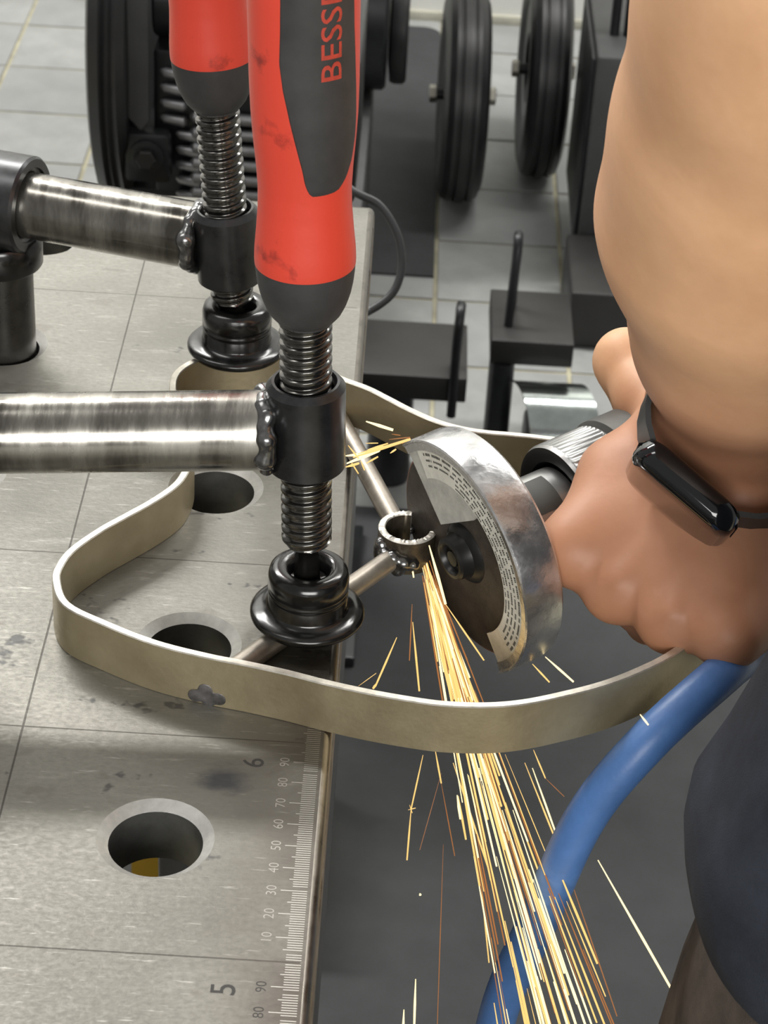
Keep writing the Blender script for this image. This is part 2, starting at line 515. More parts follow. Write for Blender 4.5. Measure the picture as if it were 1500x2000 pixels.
mb = MB(); mb.box((-2600, 3152, FZ - 2), (2600, 3160, FZ + 14), 0, bevel=2)
tag(mb.build('baseboard_back', M['skirting']), kind='structure')

# dark smooth floor mat beside the table
mb = MB(); mb.box((-420, -300, FZ), (900, 1850, FZ + 5), 0, bevel=2)
tag(mb.build('floor_mat', M['mat']), 'large smooth dark grey mat on the floor under and beside the steel table', 'mat')

# flat dark floor area with a rounded corner, behind the table
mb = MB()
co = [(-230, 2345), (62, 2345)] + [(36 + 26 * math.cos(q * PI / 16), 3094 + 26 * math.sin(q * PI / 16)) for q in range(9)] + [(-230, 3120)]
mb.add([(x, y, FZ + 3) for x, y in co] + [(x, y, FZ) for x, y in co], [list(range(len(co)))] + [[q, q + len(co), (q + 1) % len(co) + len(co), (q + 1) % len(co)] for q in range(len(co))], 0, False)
tag(mb.build('dark_floor_area', M['mat']), 'flat dark area with a rounded corner on the tiles, left of the cart wheels', 'sheet')

# ================================================================== WELDING TABLE
TX0, TY1, TTH = -600.0, 1000.0, 22.5
table = thing('welding_table', (-300, 500, FZ), 'heavy steel welding table with round holes and scribed grid', 'table')
table.location = W((0, 0, FZ)); table['_org'] = tuple(W((0, 0, FZ)))
mb = MB()
NSEG = 48
RI, RO, CH = 14.9, 18.5, 2.6
def cell(x0, x1, y0, y1, cx, cy):
    sq, r0, r1, r2 = [], [], [], []
    for i in range(NSEG):
        a = 2 * PI * i / NSEG + PI / 4
        c, s_ = math.cos(a), math.sin(a)
        k = 1 / max(abs(c), abs(s_))
        px, py = cx + c * k * 50, cy + s_ * k * 50
        sq.append((min(max(px, x0), x1), min(max(py, y0), y1), 0))
        r0.append((cx + RO * c, cy + RO * s_, 0)); r1.append((cx + RI * c, cy + RI * s_, -CH)); r2.append((cx + RI * c, cy + RI * s_, -TTH))
    mb.grid([sq, r0], False, True, 0, True, flip=True)
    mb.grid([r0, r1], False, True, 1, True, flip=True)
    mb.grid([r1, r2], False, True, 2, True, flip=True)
for i in range(6):
    for j in range(10):
        cell(-100 * (i + 1), -100 * i, 100 * j, 100 * (j + 1), -100 * i - 50, 100 * j + 50)
# rounded rim around the top
prof = [(0, 0), (1.2, -.3), (2.2, -1.1), (2.9, -2.4), (3.2, -4.0), (3.2, -TTH)]
loop = []
for (cx, cy, a0) in ((0, TY1, 0), (TX0, TY1, PI / 2), (TX0, 0, PI), (0, 0, 1.5 * PI)):
    for k in range(7):
        a = a0 + PI / 2 * k / 6
        loop.append((cx, cy, math.cos(a), math.sin(a)))
for q in range(len(prof) - 1):
    P = [[(cx + c * d, cy + s_ * d, z) for (cx, cy, c, s_) in loop] for d, z in (prof[q], prof[q + 1])]
    mb.grid(P, False, True, 4 if q < 3 else 3, True, flip=True)
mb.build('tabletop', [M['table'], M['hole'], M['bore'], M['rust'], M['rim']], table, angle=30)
for lo, hi in (((-8, 4, -200), (1.5, 996, -TTH)), ((TX0, 4, -200), (TX0 + 10, 996, -TTH)),
               ((TX0 + 10, 0, -200), (-8, 10, -TTH)), ((TX0 + 10, 990, -200), (-8, 1000, -TTH))):
    mb = MB(); mb.box(lo, hi, 0, bevel=1); mb.build('skirt', M['skirt'], table)
for x in (-560, -90):
    for y in (60, 880):
        mb = MB(); mb.box((x, y, FZ + 2), (x + 70, y + 70, -TTH), 0, bevel=3); mb.build('leg', M['skirt'], table)
# scribed millimetre scale and stamped numbers
mb = MB()
for k in range(400, 640):
    ln = 4.6
    if k % 5 == 0: ln = 5.8
    if k % 10 == 0: ln = 8.2
    if k % 100 == 0: ln = 5
    w = .12
    x1 = -1.1; x0 = x1 - ln
    if rnd.random() < .06: continue
    mb.add([(x0, k - w, .03), (x1, k - w, .03), (x1, k + w, .03), (x0, k + w, .03)], [[0, 1, 2, 3]], 0, False)
mb.build('scale_ticks', M['tick'], table, fix=False)['kind'] = 'stuff'
def stamp(txt, size, x, y, m, bold=-.004):
    vs, fs = text_mesh(txt, 1.0, bold)
    b_ = MB(); b_.add([(x - p[1] * size, y + p[0] * size, .035) for p in vs], fs, 0, False)
    b_.build('stamped_number', m, table, fix=False)
stamp('5', 10.5, -19.5, 485.2, M['digit'], .004)
stamp('6', 10.0, -19.0, 586.0, M['digit'], .004)
for k in range(1, 10):
    for base in (400, 500):
        t = str(k * 10)
        stamp(t, 4.6, -10.6, base + 10 * k - 2.6, M['digit'] if (base == 400) else M['digit_faint'], -.008)

# ================================================================== WELDED RING FRAME
ring_pts = [(-97, 656), (-91.5, 642.5), (-77, 633), (-59, 624), (-41, 618.5), (-27, 615.5), (-13, 612), (0, 608), (14, 604.5),
            (27.6, 602), (39, 600.7), (53, 601.3), (65, 604), (78, 609.3), (92, 616.3), (105, 625.3), (117, 636), (130, 653), (140, 673),
            (145, 696), (142, 719), (133, 739), (117, 755), (97, 765.5), (76, 769), (64, 770), (54, 770.5), (44, 772.3), (34, 776.6),
            (23.5, 784), (15, 791.3), (6.6, 798.3), (-2, 803.3), (-15, 811.5), (-30, 818), (-45, 820), (-59, 816.5), (-68, 807.5), (-71.5, 797),
            (-70, 783), (-65, 768), (-60.5, 752), (-59, 738), (-60.5, 726), (-63.5, 718), (-70, 708), (-78, 698), (-86, 688), (-94, 675), (-97, 665)]
RH = 20.0
frame = thing('welded_ring_frame', (20, 700, 0), 'bent flat bar steel ring overhanging the table edge', 'metal frame')
path = catmull([(x, y, 0) for x, y in ring_pts], 5, True)
nP = len(path)
nrm = []
for i in range(nP):
    t = (path[(i + 1) % nP] - path[i - 1]).normalized()
    nrm.append(Vector((t.y, -t.x, 0)))
TH = 1.5
mb = MB()
prof = [(-TH, .25, 0), (-TH, RH - .35, 0), (-TH + .4, RH, 1), (TH - .4, RH, 1), (TH, RH - .35, 0), (TH, .25, 0), (TH - .3, 0, 1), (-TH + .3, 0, 1)]
for q in range(len(prof)):
    a, b_ = prof[q], prof[(q + 1) % len(prof)]
    edge = 1 if (a[1] > RH - .6 and b_[1] > RH - .6) else 0
    P = [[path[i] + nrm[i] * a[0] + Vector((0, 0, a[1])) for i in range(nP)], [path[i] + nrm[i] * b_[0] + Vector((0, 0, b_[1])) for i in range(nP)]]
    mb.grid(P, False, True, edge, True)
mb.build('bent_band', [M['band'], M['band_edge']], frame, angle=25)
TC = (24.9, 713.0)
for a, b_ in (((-7.5, 806.5, 4.1), (21.5, 722.5, 4.1)), ((-41, 620, 4.1), (20.0, 703.5, 4.1))):
    mb = MB(); mb.tube([a, [(a[i] + b_[i]) / 2 for i in range(3)], b_], 4.0, 20); mb.build('round_rod', M['rod'], frame)
NV = Vector((-0.82161, -0.5584, -0.11465)); NV.normalize()
A0 = Vector((41.82, 689.72, 15.49))
UV = Vector((0.44508, -0.50273, -0.74106)); VV = Vector((0.35617, -0.65989, 0.66158))
def G(u, v, k): return A0 + UV * u + VV * v - NV * k
DISC_K = 6.0
# the tube is already cut open along the plane of the disc
mb = MB()
zr = [0.0, 12.0]
keep = []
for i in range(97):
    a = 2 * PI * i / 96
    p = Vector((TC[0] + 9.5 * math.cos(a), TC[1] + 9.5 * math.sin(a), 6))
    keep.append((p - (A0 - NV * DISC_K)).dot(NV) > 1.3)
idx = [i for i in range(96) if keep[i]]
start = next(i for i in range(96) if keep[i] and not keep[i - 1])
arc = []
i = start
while keep[i % 96]: arc.append(2 * PI * i / 96); i += 1
ro, ri = 11.0, 8.3
ring2 = lambda r, z, jit=0: [Vector((TC[0] + (r) * math.cos(a), TC[1] + (r) * math.sin(a), z + (rnd.uniform(-.35, .35) if jit else 0))) for a in arc]
o0, o1, i1_, i0_ = ring2(ro, -2), ring2(ro, 11.6), ring2(ri, 11.6), ring2(ri, -2)
mid1, mid2 = ring2(ro - .5, 12.0, 1), ring2(ri + .4, 12.0, 1)
mb.grid([o0, o1], mi=1); mb.grid([o1, mid1], mi=0); mb.grid([mid1, mid2], mi=0); mb.grid([mid2, i1_], mi=0); mb.grid([i1_, i0_], mi=1); mb.grid([i0_, o0], mi=1)
for q in (0, -1):
    mb.add([o0[q], o1[q], mid1[q], mid2[q], i1_[q], i0_[q]], [[0, 1, 2, 3, 4, 5]], 0, False)
mb.build('cut_tube', [M['tube'], M['tube_side']], frame)
def blob(name, seeds, h, m, parent, k=1.2):
    return sdf_obj(name, [(p, p, r, r, k) for p, r in seeds], h, m, parent)
blob('weld_bead', [((15.5, 707.5, 1 + 1.6 * q), 2.0 + rnd.random()) for q in range(5)] + [((17.5, 703.5, 4.5), 3.2), ((20, 701.5, 5.5), 3.2), ((24, 700.8, 4.0), 3.0), ((27.5, 701.5, 3.0), 2.6), ((22, 701, 1.0), 2.8)], .5, M['weld'], frame)
blob('weld_bead', [((22.5, 723.5, 1 + 1.5 * q), 2.2) for q in range(5)] + [((18.5, 722.2, 4), 2.4), ((26, 723.6, 4), 2.2)], .5, M['weld'], frame)
sc = tag(blob('weld_scorch', [((-44.5, 617.8, 3.0), 2.6), ((-41.0, 617.2, 6.2), 2.6), ((-36.5, 616.2, 3.5), 2.6), ((-40, 617.0, 1.8), 2.4)], .5, M['scorch'], frame), 'dark grey weld spot on the outside of the band')
# flatten the tack weld onto the outside of the band
for v in sc.data.vertices:
    p = v.co + Vector(sc['_org'])
    # distance out of the band along its local outward direction
    x = p.x * 1000; y = p.y * 1000
    f = 618.5 + (x + 41) * (-3.0 / 14) - 1.5
    d = y - f
    v.co.y += (-.15 + d * .12 - d) / 1000

# ================================================================== SCREW CLAMPS
def clamp(label, post, foot, foot_z, tilt, arm_z0, arm_z1, zc, zs, zh, letters, turn=0.0):
    """post: table hole; foot: point pressed; tilt: lean of the spindle; zc: collar z range; zs: lower end of thread; zh: lower end of handle"""
    t = thing('screw_clamp', (post[0], post[1], 0), label, 'clamp', 'screw clamps holding the ring frame')
    lean = Vector((tilt[0], tilt[1], 1)).normalized()
    fb = Vector((foot[0], foot[1], foot_z))
    X = Vector((1, 0, 0)); X = (X - lean * X.dot(lean)).normalized(); Y = lean.cross(X)
    S = lambda z: fb + lean * (z - foot_z)
    # post standing in the hole, with its stop flange
    mb = MB(); top = min(arm_z0, arm_z1) - 12
    mb.lathe([(0, -70), (12.8, -70), (13.6, -69), (13.6, top - 16), (13.6, top + 2), (0, top + 2)], (post[0], post[1], 0), n=56)
    mb.build('post', M['post'], t)
    mb = MB()
    mb.lathe([(13.7, top - 17), (17.4, top - 17), (18, top - 16), (18, top - 5.5), (17, top - 4), (13.7, top - 4)], (post[0], post[1], 0), n=56, cap=False)
    mb.build('stop_flange', M['black'], t)
    # sleeve across the top of the post, and the arm pushed through it
    a = Vector((post[0], post[1], arm_z0)); b_ = S(arm_z1)
    d = (b_ - a).normalized(); L = (b_ - a).length
    Z = Vector((0, 0, 1)); sx = d.cross(Z).normalized(); sy = sx.cross(d)
    mb = MB()
    prof = [(13.75, -24), (19, -24), (20, -23), (20, 14.5), (19, 15.7), (15.6, 15.7), (15.2, 14.5), (13.75, 14)]
    mb.lathe(prof, a, sx, sy, d, n=64, cap=False)
    mb.build('sleeve', M['black_satin'], t)
    mb = MB()
    r = 13.5
    mb.lathe([(0, -60), (r - .8, -60), (r, -59), (r, L - 11.0), (0, L - 11.0)], a, sx, sy, d, n=72)
    mb.build('arm_pipe', M['pipe'], t, angle=30)
    # threaded collar at the end of the arm
    mb = MB(); z0, z1 = zc
    ro = 13.2
    mb.lathe([(9.4, z0), (ro - .8, z0), (ro, z0 + .8), (ro, z1 - 2.2), (ro - 1.9, z1), (10.4, z1), (9.9, z1 - .8), (9.4, z1 - 3)], S(0), X, Y, lean, n=64, cap=False)
    mb.build('collar', [M['black_satin']], t, angle=30)
    # weld between pipe and collar
    seeds = []
    for q in range(20):
        an = 2 * PI * q / 20
        pt = a + d * (L - 11.8 - rnd.uniform(0, 2.4)) + (sx * math.cos(an) + sy * math.sin(an)) * (12.3 + rnd.uniform(-.7, .6))
        # bead hugs the collar
        seeds.append((pt, 3.2 + rnd.uniform(-.7, .9)))
    blob('weld_bead', seeds, .6, M['weld'], t, k=1.6)
    # threaded spindle
    mb = MB(); pitch = 4.0; R0, R1 = 8.7, 7.35
    n = 48; rows = []
    zt = zh + 5; step = pitch / 14
    for q in range(-14, int((zt - zs) / step) + 1):
        ph = (q * step / pitch) % 1.0
        w = abs(ph - .5) * 2               # 0 at the crest, 1 at the root
        f = min(max((w - .34) / .34, 0), 1); f = f * f * (3 - 2 * f)
        row = []
        for i in range(n + 1):
            z = min(max(zs + q * step + pitch * i / n, zs), zt)
            rr = min(R0 + (R1 - R0) * f, 5.2 + (z - zs) * 1.3)
            an = 2 * PI * i / n
            row.append(S(z) + (X * math.cos(an) + Y * math.sin(an)) * rr)
        rows.append(row)
    mb.grid(rows, False, False, 0, True)
    neck = [(0, foot_z + 9), (5.6, foot_z + 9.5), (6.0, foot_z + 13), (4.6, foot_z + 16.5), (4.3, zs - 1), (5.2, zs)]
    mb.lathe(neck, S(0), X, Y, lean, n=32, cap=False)
    mb.build('spindle', M['screw'], t, angle=50)
    # swivelling pressure foot, flat on the work
    mb = MB(); f = foot_z
    prof = [(0, f), (16.5, f), (19.3, f + .5), (20.2, f + 1.7), (20.2, f + 2.9), (19.2, f + 3.9), (17.2, f + 4.3), (14.6, f + 4.9), (14.0, f + 6), (14.0, f + 9.6),
            (13.7, f + 10.0), (13.7, f + 10.8), (14.1, f + 11.2), (14.1, f + 12.0), (13.8, f + 12.4), (13.8, f + 13.2), (14.2, f + 13.7), (14.2, f + 18.2), (13.6, f + 20.4), (12, f + 21.6), (9.6, f + 21.9), (7.8, f + 21.2), (7.0, f + 19.5), (6.6, f + 16), (0, f + 14)]
    mb.lathe(prof, (foot[0], foot[1], 0), n=72, cap=False)
    mb.build('pressure_foot', M['black'], t, angle=50)
    # handle: dark ferrule, red grip, dark inlay with raised lettering
    hp = [(0, 8.0), (1.2, 9.6), (3.5, 11.6), (7, 13.3), (11, 14.6), (15, 15.4), (19, 15.85), (23, 16.05), (27, 15.9), (33, 15.3), (41, 14.65), (48, 14.5), (55, 14.9), (64, 15.7),
          (73, 16.3), (84, 16.6), (110, 16.7), (125, 16.6), (135, 15.5), (141, 13), (144, 8), (144.6, 0)]
    def hr(z):
        for q in range(len(hp) - 1):
            if hp[q][0] <= z <= hp[q + 1][0]:
                u = (z - hp[q][0]) / (hp[q + 1][0] - hp[q][0]); return hp[q][1] + (hp[q + 1][1] - hp[q][1]) * u
        return 0
    zb = 21.5
    fine = lambda z0_, z1_, dz: [z0_ + (z1_ - z0_) * q / max(1, int((z1_ - z0_) / dz)) for q in range(max(1, int((z1_ - z0_) / dz)) + 1)]
    mb = MB(); mb.lathe([(8.7, zh + 3), (8.7, zh)] + [(hr(z), zh + z) for z in fine(0, zb, 1.2)] + [(13, zh + zb)], S(0), X, Y, lean, n=72, cap=False)
    mb.build('ferrule', M['rubber'], t)
    mb = MB(); mb.lathe([(13, zh + zb)] + [(hr(z) + .12, zh + z) for z in fine(zb, 144.6, 1.5)], S(0), X, Y, lean, n=72, cap=False)
    grip = mb.build('grip', M['red'], t)
    # inlay: angle limits at each height; 0 deg looks to -y, growing to +x
    inl = [(50.5, 14, 36), (52, 7, 50), (55, 2.5, 62), (60, -1, 72), (67, -7, 76), (76, -14, 75), (86, -21, 72), (94, -24.5, 70), (104, -23, 67), (118, -22, 65), (128, -20, 60), (134, -12, 50)]
    rows = []
    for z in fine(50.5, 134, 1.3):
        for q in range(len(inl) - 1):
            if inl[q][0] <= z <= inl[q + 1][0] + 1e-6:
                u = (z - inl[q][0]) / (inl[q + 1][0] - inl[q][0])
                aL = inl[q][1] + (inl[q + 1][1] - inl[q][1]) * u; aR = inl[q][2] + (inl[q + 1][2] - inl[q][2]) * u
                break
        row = []
        for i in range(25):
            an = math.radians(aL + (aR - aL) * i / 24 - 90 + turn)
            up = .5 if 0 < i < 24 else -.3
            row.append(S(zh + z) + (X * math.cos(an) + Y * math.sin(an)) * (hr(z) + up))
        rows.append(row)
    rows[0] = [S(zh + 50.3) + (p - S(zh + 50.5)) * .96 for p in rows[0]]
    mb = MB(); mb.grid(rows, mi=0); mb.build('grip_inlay', M['rubber'], grip)
    if letters:
        vs, fs = text_mesh(letters, 8.0, .05)
        # letters read upwards along the handle
        bm = bmesh.new()
        bv = [bm.verts.new((p[0], p[1], 0)) for p in vs]
        for f_ in fs:
            try: bm.faces.new([bv[q] for q in f_])
            except ValueError: pass
        bmesh.ops.subdivide_edges(bm, edges=[e for e in bm.edges if e.calc_length() > 1.6], cuts=2)
        bmesh.ops.triangulate(bm, faces=bm.faces[:])
        bm.verts.index_update()
        out = []
        for v in bm.verts:
            z = 88.0 + v.co.x * 1.5
            an = math.radians(43.0 - 90) - (v.co.y * 1.18) / 16.6
            out.append(S(zh + z) + (X * math.cos(an) + Y * math.sin(an)) * (hr(z) + .62))
        ff = [[v.index for v in f_.verts] for f_ in bm.faces]
        bm.free()
        mb = MB(); mb.add(out, ff, 0, False); mb.build('lettering', M['letter'], grip, fix=False)
    return t

clamp('front red-handled screw clamp with dark lettered inlay, foot on the round rod', (-150, 650), (-9.3, 659.5), 8.0, (-.036, .0), 79.5, 85.5, (71.5, 104.5), 38.5, 127, 'BESSEY')
clamp('rear red-handled screw clamp whose pipe arm runs into a black sleeve', (-150, 850), (-48.6, 822.5), 20.0, (-.085, .0), 68, 69.5, (53, 84.5), 42, 126.5, None, 165.0)

# ================================================================== CUT-OFF GRINDER
gr = thing('air_grinder', (95, 728, -30), 'silver air cut-off grinder with half round guard cutting the tube', 'grinder')
a_lo, a_hi = math.radians(-94), math.radians(94)      # angle 0 = +V (towards the grip side), drum covers half a turn
GR = 45.3
mb = MB()
def drum(prof, a0, a1, n, mi=0):
    P = []
    for (r, k) in prof:
        P.append([G(math.sin(a0 + (a1 - a0) * i / n) * r, math.cos(a0 + (a1 - a0) * i / n) * r, k) for i in range(n + 1)])
    mb.grid(P, mi=mi)
band = [(41.2, .9), (44.2, .7), (44.9, 0), (45.4, .5), (45.6, 1.6), (45.6, 13.5), (45.0, 15.8), (43.4, 17.3), (41, 17.8), (18, 18.2), (18, 16.8), (40.6, 16.4), (43.0, 15.6), (44.0, 13), (44.0, 2.0), (41.2, 1.9), (41.2, .9)]
drum(band, a_lo, a_hi, 72)
for a in (a_lo, a_hi):
    mb.add([G(math.sin(a) * r, math.cos(a) * r, k) for r, k in band[:-1]], [list(range(len(band) - 1))], 0, False)
mb.build('guard', M['zinc'], gr, angle=30)
# front face plate of the guard: half disc with an opening round the spindle
mb = MB()
outer, inner = [], []
nA = 72
for i in range(nA + 1):
    a = a_lo + (a_hi - a_lo) * i / nA
    u_, v_ = math.sin(a), math.cos(a)
    outer.append((u_ * 42.5, v_ * 42.5))
    r = 30.0
    u = u_ * r; v = v_ * r
    if u < -11:                       # upper part keeps its full plate
        # slide along to the lower lip of the plate
        t_ = (u + 30) / 19.0
        u, v = -13 + 3.0 * t_, max(-2.0, -2.0 + 28.5 * t_)
    inner.append((u, v))
for k0, fl in ((1.4, False), (2.4, True)):
    mb.grid([[G(u, v, k0) for u, v in outer], [G(u, v, k0) for u, v in inner]], mi=0, smooth=False, flip=fl)
mb.grid([[G(u, v, 1.4) for u, v in inner], [G(u, v, 2.4) for u, v in inner]], mi=0, smooth=False)
mb.grid([[G(u, v, 2.4) for u, v in outer], [G(u, v, 1.4) for u, v in outer]], mi=0, smooth=False)
for q in (0, -1):
    mb.add([G(*outer[q], 1.4), G(*inner[q], 1.4), G(*inner[q], 2.4), G(*outer[q], 2.4)], [[0, 1, 2, 3]], 0, False)
face = mb.build('guard_face', M['plate'], gr)
# pale safety label with rows of small worn print
mb = MB()
la, lb = math.radians(-84), math.radians(74)
mb.grid([[G(math.sin(la + (lb - la) * i / 60) * r, math.cos(la + (lb - la) * i / 60) * r, 1.25) for i in range(61)] for r in (30.4, 34, 38, 41.6)], mi=0, smooth=False)
lab = mb.build('warning_label', M['label'], face)
mb = MB()
for row, (r, h_) in enumerate(((39.6, 1.15), (37.3, 1.0), (35.2, .95), (33.1, .95), (31.4, .8))):
    a = la + .10 + (.02 * row if row < 3 else .55)
    end = lb - (.05 if row < 4 else .45)
    while a < end:
        for _ in range(rnd.randint(3, 8)):
            w = rnd.uniform(.35, .75) / r
            hh = h_ * rnd.uniform(.75, 1.0) / 2
            if rnd.random() < .93:
                mb.add([G(math.sin(x) * y, math.cos(x) * y, 1.17) for x, y in ((a, r - hh), (a + w, r - hh), (a + w, r + hh), (a, r + hh))], [[0, 1, 2, 3]], 0, False)
            a += w + .22 / r
        a += 1.1 / r
pr = mb.build('label_print', M['print'], face, fix=False); pr['kind'] = 'stuff'
# worn abrasive disc, flanges, nut
mb = MB()
Zk = -NV
mb.lathe([(5, DISC_K - .7), (39.6, DISC_K - .7)], A0, UV, VV, Zk, n=96, cap=False, mi=0)
mb.lathe([(39.6, DISC_K - .7), (40.2, DISC_K - .4), (40.2, DISC_K + .4), (39.6, DISC_K + .7)], A0, UV, VV, Zk, n=96, cap=False, mi=1)
mb.lathe([(39.6, DISC_K + .7), (5, DISC_K + .7)], A0, UV, VV, Zk, n=96, cap=False, mi=0)
mb.build('cutting_disc', [M['disc'], M['discrim']], gr)
mb = MB()
mb.lathe([(0, 20), (12, 20), (12, 7.2), (12, 5.2), (11, 4.0), (9, 3.0), (8.4, 1.0), (8.2, -1.2), (7.4, -2), (6.2, -2), (5.6, -1.2), (5.2, .6), (3.4, .8), (3.0, -.8), (0, -.9)], A0, UV, VV, Zk, n=56, cap=False)
mb.build('clamp_nut', M['tooldark'], gr, angle=35)
# neck with a square window, fluted body, sleeve
mb = MB()
NK = 17.4
mb.lathe([(11, 17), (NK - .6, 17), (NK, 18), (NK, 48), (11, 48)], A0, UV, VV, Zk, n=64, cap=False)
neck = mb.build('neck', M['tool'], gr, angle=35)
mb = MB()
wa, wb = math.radians(-58), math.radians(-6)
P = []
for r in (17.55, 17.75):
    P.append([[G(math.sin(a) * r, math.cos(a) * r, k) for a in [wa + (wb - wa) * i / 8 for i in range(9)]] for k in (23, 27, 31, 36, 41)])
mb.grid(P[1], mi=0)
mb.build('neck_window', M['print'], neck)
BR = 26.0
mb = MB()
rows = []
nF = 240
for (r, k, fl) in ((18.2, 52, 0), (19.5, 47.6, 0), (23.2, 46.8, 0), (25.2, 47.2, 0), (BR - .2, 48.4, 0), (BR, 49.0, 0), (BR, 50.2, 1), (BR, 68, 1), (BR, 68.6, 0), (BR - 1, 70, 0), (27.0, 71.5, 0), (27.4, 160, 0), (26, 164, 0), (12, 166, 0)):
    row = []
    for i in range(nF):
        a = 2 * PI * i / nF
        rr = r - (.75 * (.5 - .5 * math.cos(a * 60)) if fl else 0)
        row.append(G(math.sin(a) * rr, math.cos(a) * rr, k))
    rows.append(row)
mb.grid(rows[:4], False, True, 1)
mb.grid(rows[3:10], False, True, 0)
mb.grid(rows[9:], False, True, 2)
mb.build('fluted_body', [M['tool'], M['tooldark'], M['toolgrey']], gr, angle=40)
mb = MB()
mb.lathe([(0, 165), (9.5, 165), (9.5, 178), (7.5, 180), (7.5, 190), (0, 190)], A0, UV, VV, Zk, n=6)
mb.build('hose_fitting', M['nutsteel'], gr, angle=20)

# ------------------------------------------------------------------ air hose
hp_ = [G(0, 0, 186), G(0, 0, 205), (236, 800, 40), (262, 765, 38), (250, 705, 36), (205, 662, 33)]
hp_ += [(160.9, 672.4, 6.1), (143.2, 648.3, 9.6), (132.4, 628.5, 16.1), (108.4, 606.4, 4.7), (90.2, 600.6, -25.5), (79.0, 601.5, -74.1), (68.7, 612.0, -140.7), (68.2, 624.6, -243.4)]
last = Vector(hp_[-1])
hp_ += [last + Vector((-2, 30, -160)), last + Vector((20, 90, -420)), Vector((last.x + 60, last.y + 190, FZ + 16)), Vector((last.x + 190, last.y + 230, FZ + 13)), Vector((last.x + 420, last.y + 120, FZ + 13))]
mb = MB(); mb.tube(catmull(hp_, 12), 7.2, 24)
tag(mb.build('air_hose', M['hose']), 'thick blue air hose hanging past the ring frame', 'hose')

# ================================================================== PERSON
person = thing('person', (246, 545, FZ), 'person in navy shirt and brown trousers holding the grinder, wearing a watch', 'person')
PR = []
def cap(a, b_, ra, rb, k=6): PR.append((a, b_, ra, rb, k))
# forearm and upper arm
wr = (137.6, 714.4, 55.5)
wr2 = (133.4, 720.2, 58.8)
cap((131.9, 719.3, 55.6), (142.0, 710.7, 50.1), 17, 17, 10)
cap((128.4, 702.4, 77.0), (141.0, 693.5, 72.8), 20, 19, 14)
cap((128.4, 702.4, 77.0), (129.0, 672.2, 126.9), 20, 33, 16)
cap((141.0, 693.5, 72.8), (142.8, 666.5, 131.1), 19, 30, 16)
cap((129.0, 672.2, 126.9), (123.6, 647.5, 179.7), 33, 44, 18)
cap((142.8, 666.5, 131.1), (140.2, 640.7, 187.6), 30, 42, 18)
cap((123.6, 647.5, 179.7), (119.9, 622.4, 221.1), 44, 41, 24)
cap((119.9, 622.4, 221.1), (121.0, 596.1, 267.8), 41, 43, 24)
cap((140.2, 640.7, 187.6), (131.3, 606.0, 264.7), 42, 42, 18)
cap((121.0, 596.1, 267.8), (123.0, 582.2, 297.4), 43, 43, 22)
cap((123.0, 582.2, 297.4), (195, 540, 400), 43, 50, 20)
# carpus and back of the hand
H = {'i': (83.4, 679.2, 30.0), 'm': (98.9, 666.7, 22.3), 'r': (116.9, 650.7, 21.9), 'p': (135.5, 640.2, 26.2)}
B = {'i': (125.5, 712.8, 53.1), 'm': (131.8, 704.5, 53.3), 'r': (137.3, 696.2, 53.7), 'p': (141.9, 688.0, 54.0)}
for f_, r0, r1 in (('i', 13.5, 10), ('m', 13.5, 10), ('r', 13, 9.6), ('p', 12.5, 9.0)):
    cap(B[f_], H[f_], r0, r1, 13)
for a_, b_ in (('i', 'm'), ('m', 'r'), ('r', 'p')):
    q0 = [(x + y) / 2 for x, y in zip(B[a_], B[b_])]; q1 = [(x + y) / 2 for x, y in zip(H[a_], H[b_])]
    q2 = [x + (y - x) * .86 for x, y in zip(q0, q1)]
    cap(q0, q2, 13, 9.4, 12)
# knuckle heads
for f_, r in (('i', 11.2), ('m', 10.6), ('r', 10.2), ('p', 9.8)):
    cap(H[f_], H[f_], r, r, 6)
# first web and index side, edge of the hand
cap((122.1, 725.5, 55.8), (98.2, 709.7, 43.1), 14, 11, 12)
cap((98.2, 709.7, 43.1), H['i'], 11, 9.8, 10)
cap((107.7, 704.7, 39.3), (132.1, 684.4, 23.7), 13, 12, 12)
cap((143.2, 689.2, 52.2), (145.0, 657.4, 28.5), 13, 12, 12)
cap(H['p'], (151.7, 662.8, 24.0), 9.5, 13, 10)
cap((151.7, 662.8, 24.0), (152.3, 689.2, 39.7), 13, 14, 12)
# extensor tendons and veins, low ridges
cap((120.9, 685.9, 47.3), (98.9, 659.5, 31.3), 2.0, 2.4, 6)
cap((129.1, 676.0, 47.0), (115.5, 643.6, 31.1), 2.0, 2.4, 6)
cap((112.9, 660.2, 30.7), (122.4, 667.7, 38.2), 1.5, 1.5, 4)
cap((122.4, 667.7, 38.2), (132.5, 668.6, 43.2), 1.5, 1.4, 4)
# fingers curl away round the tool: proximal, middle and end bones
FG = {'i': [(100.8, 700.9, -2.0), (111.3, 734.3, -9.7), (110.8, 752.5, -4.2)],
      'm': [(116.0, 692.3, -9.4), (130.1, 729.3, -20.6), (131.6, 753.0, -17.7)],
      'r': [(132.3, 680.9, -8.3), (149.2, 719.9, -22.0), (151.6, 745.8, -21.0)],
      'p': [(147.5, 668.9, 0.9), (161.6, 701.5, -13.4), (164.9, 727.7, -15.6)]}
for f_, r in (('i', 9.0), ('m', 9.0), ('r', 8.6), ('p', 7.8)):
    pts_ = [H[f_]] + FG[f_]
    for q in range(3):
        cap(pts_[q], pts_[q + 1], r * (1 - .07 * q), r * (1 - .07 * (q + 1)), 3 if q else 6)
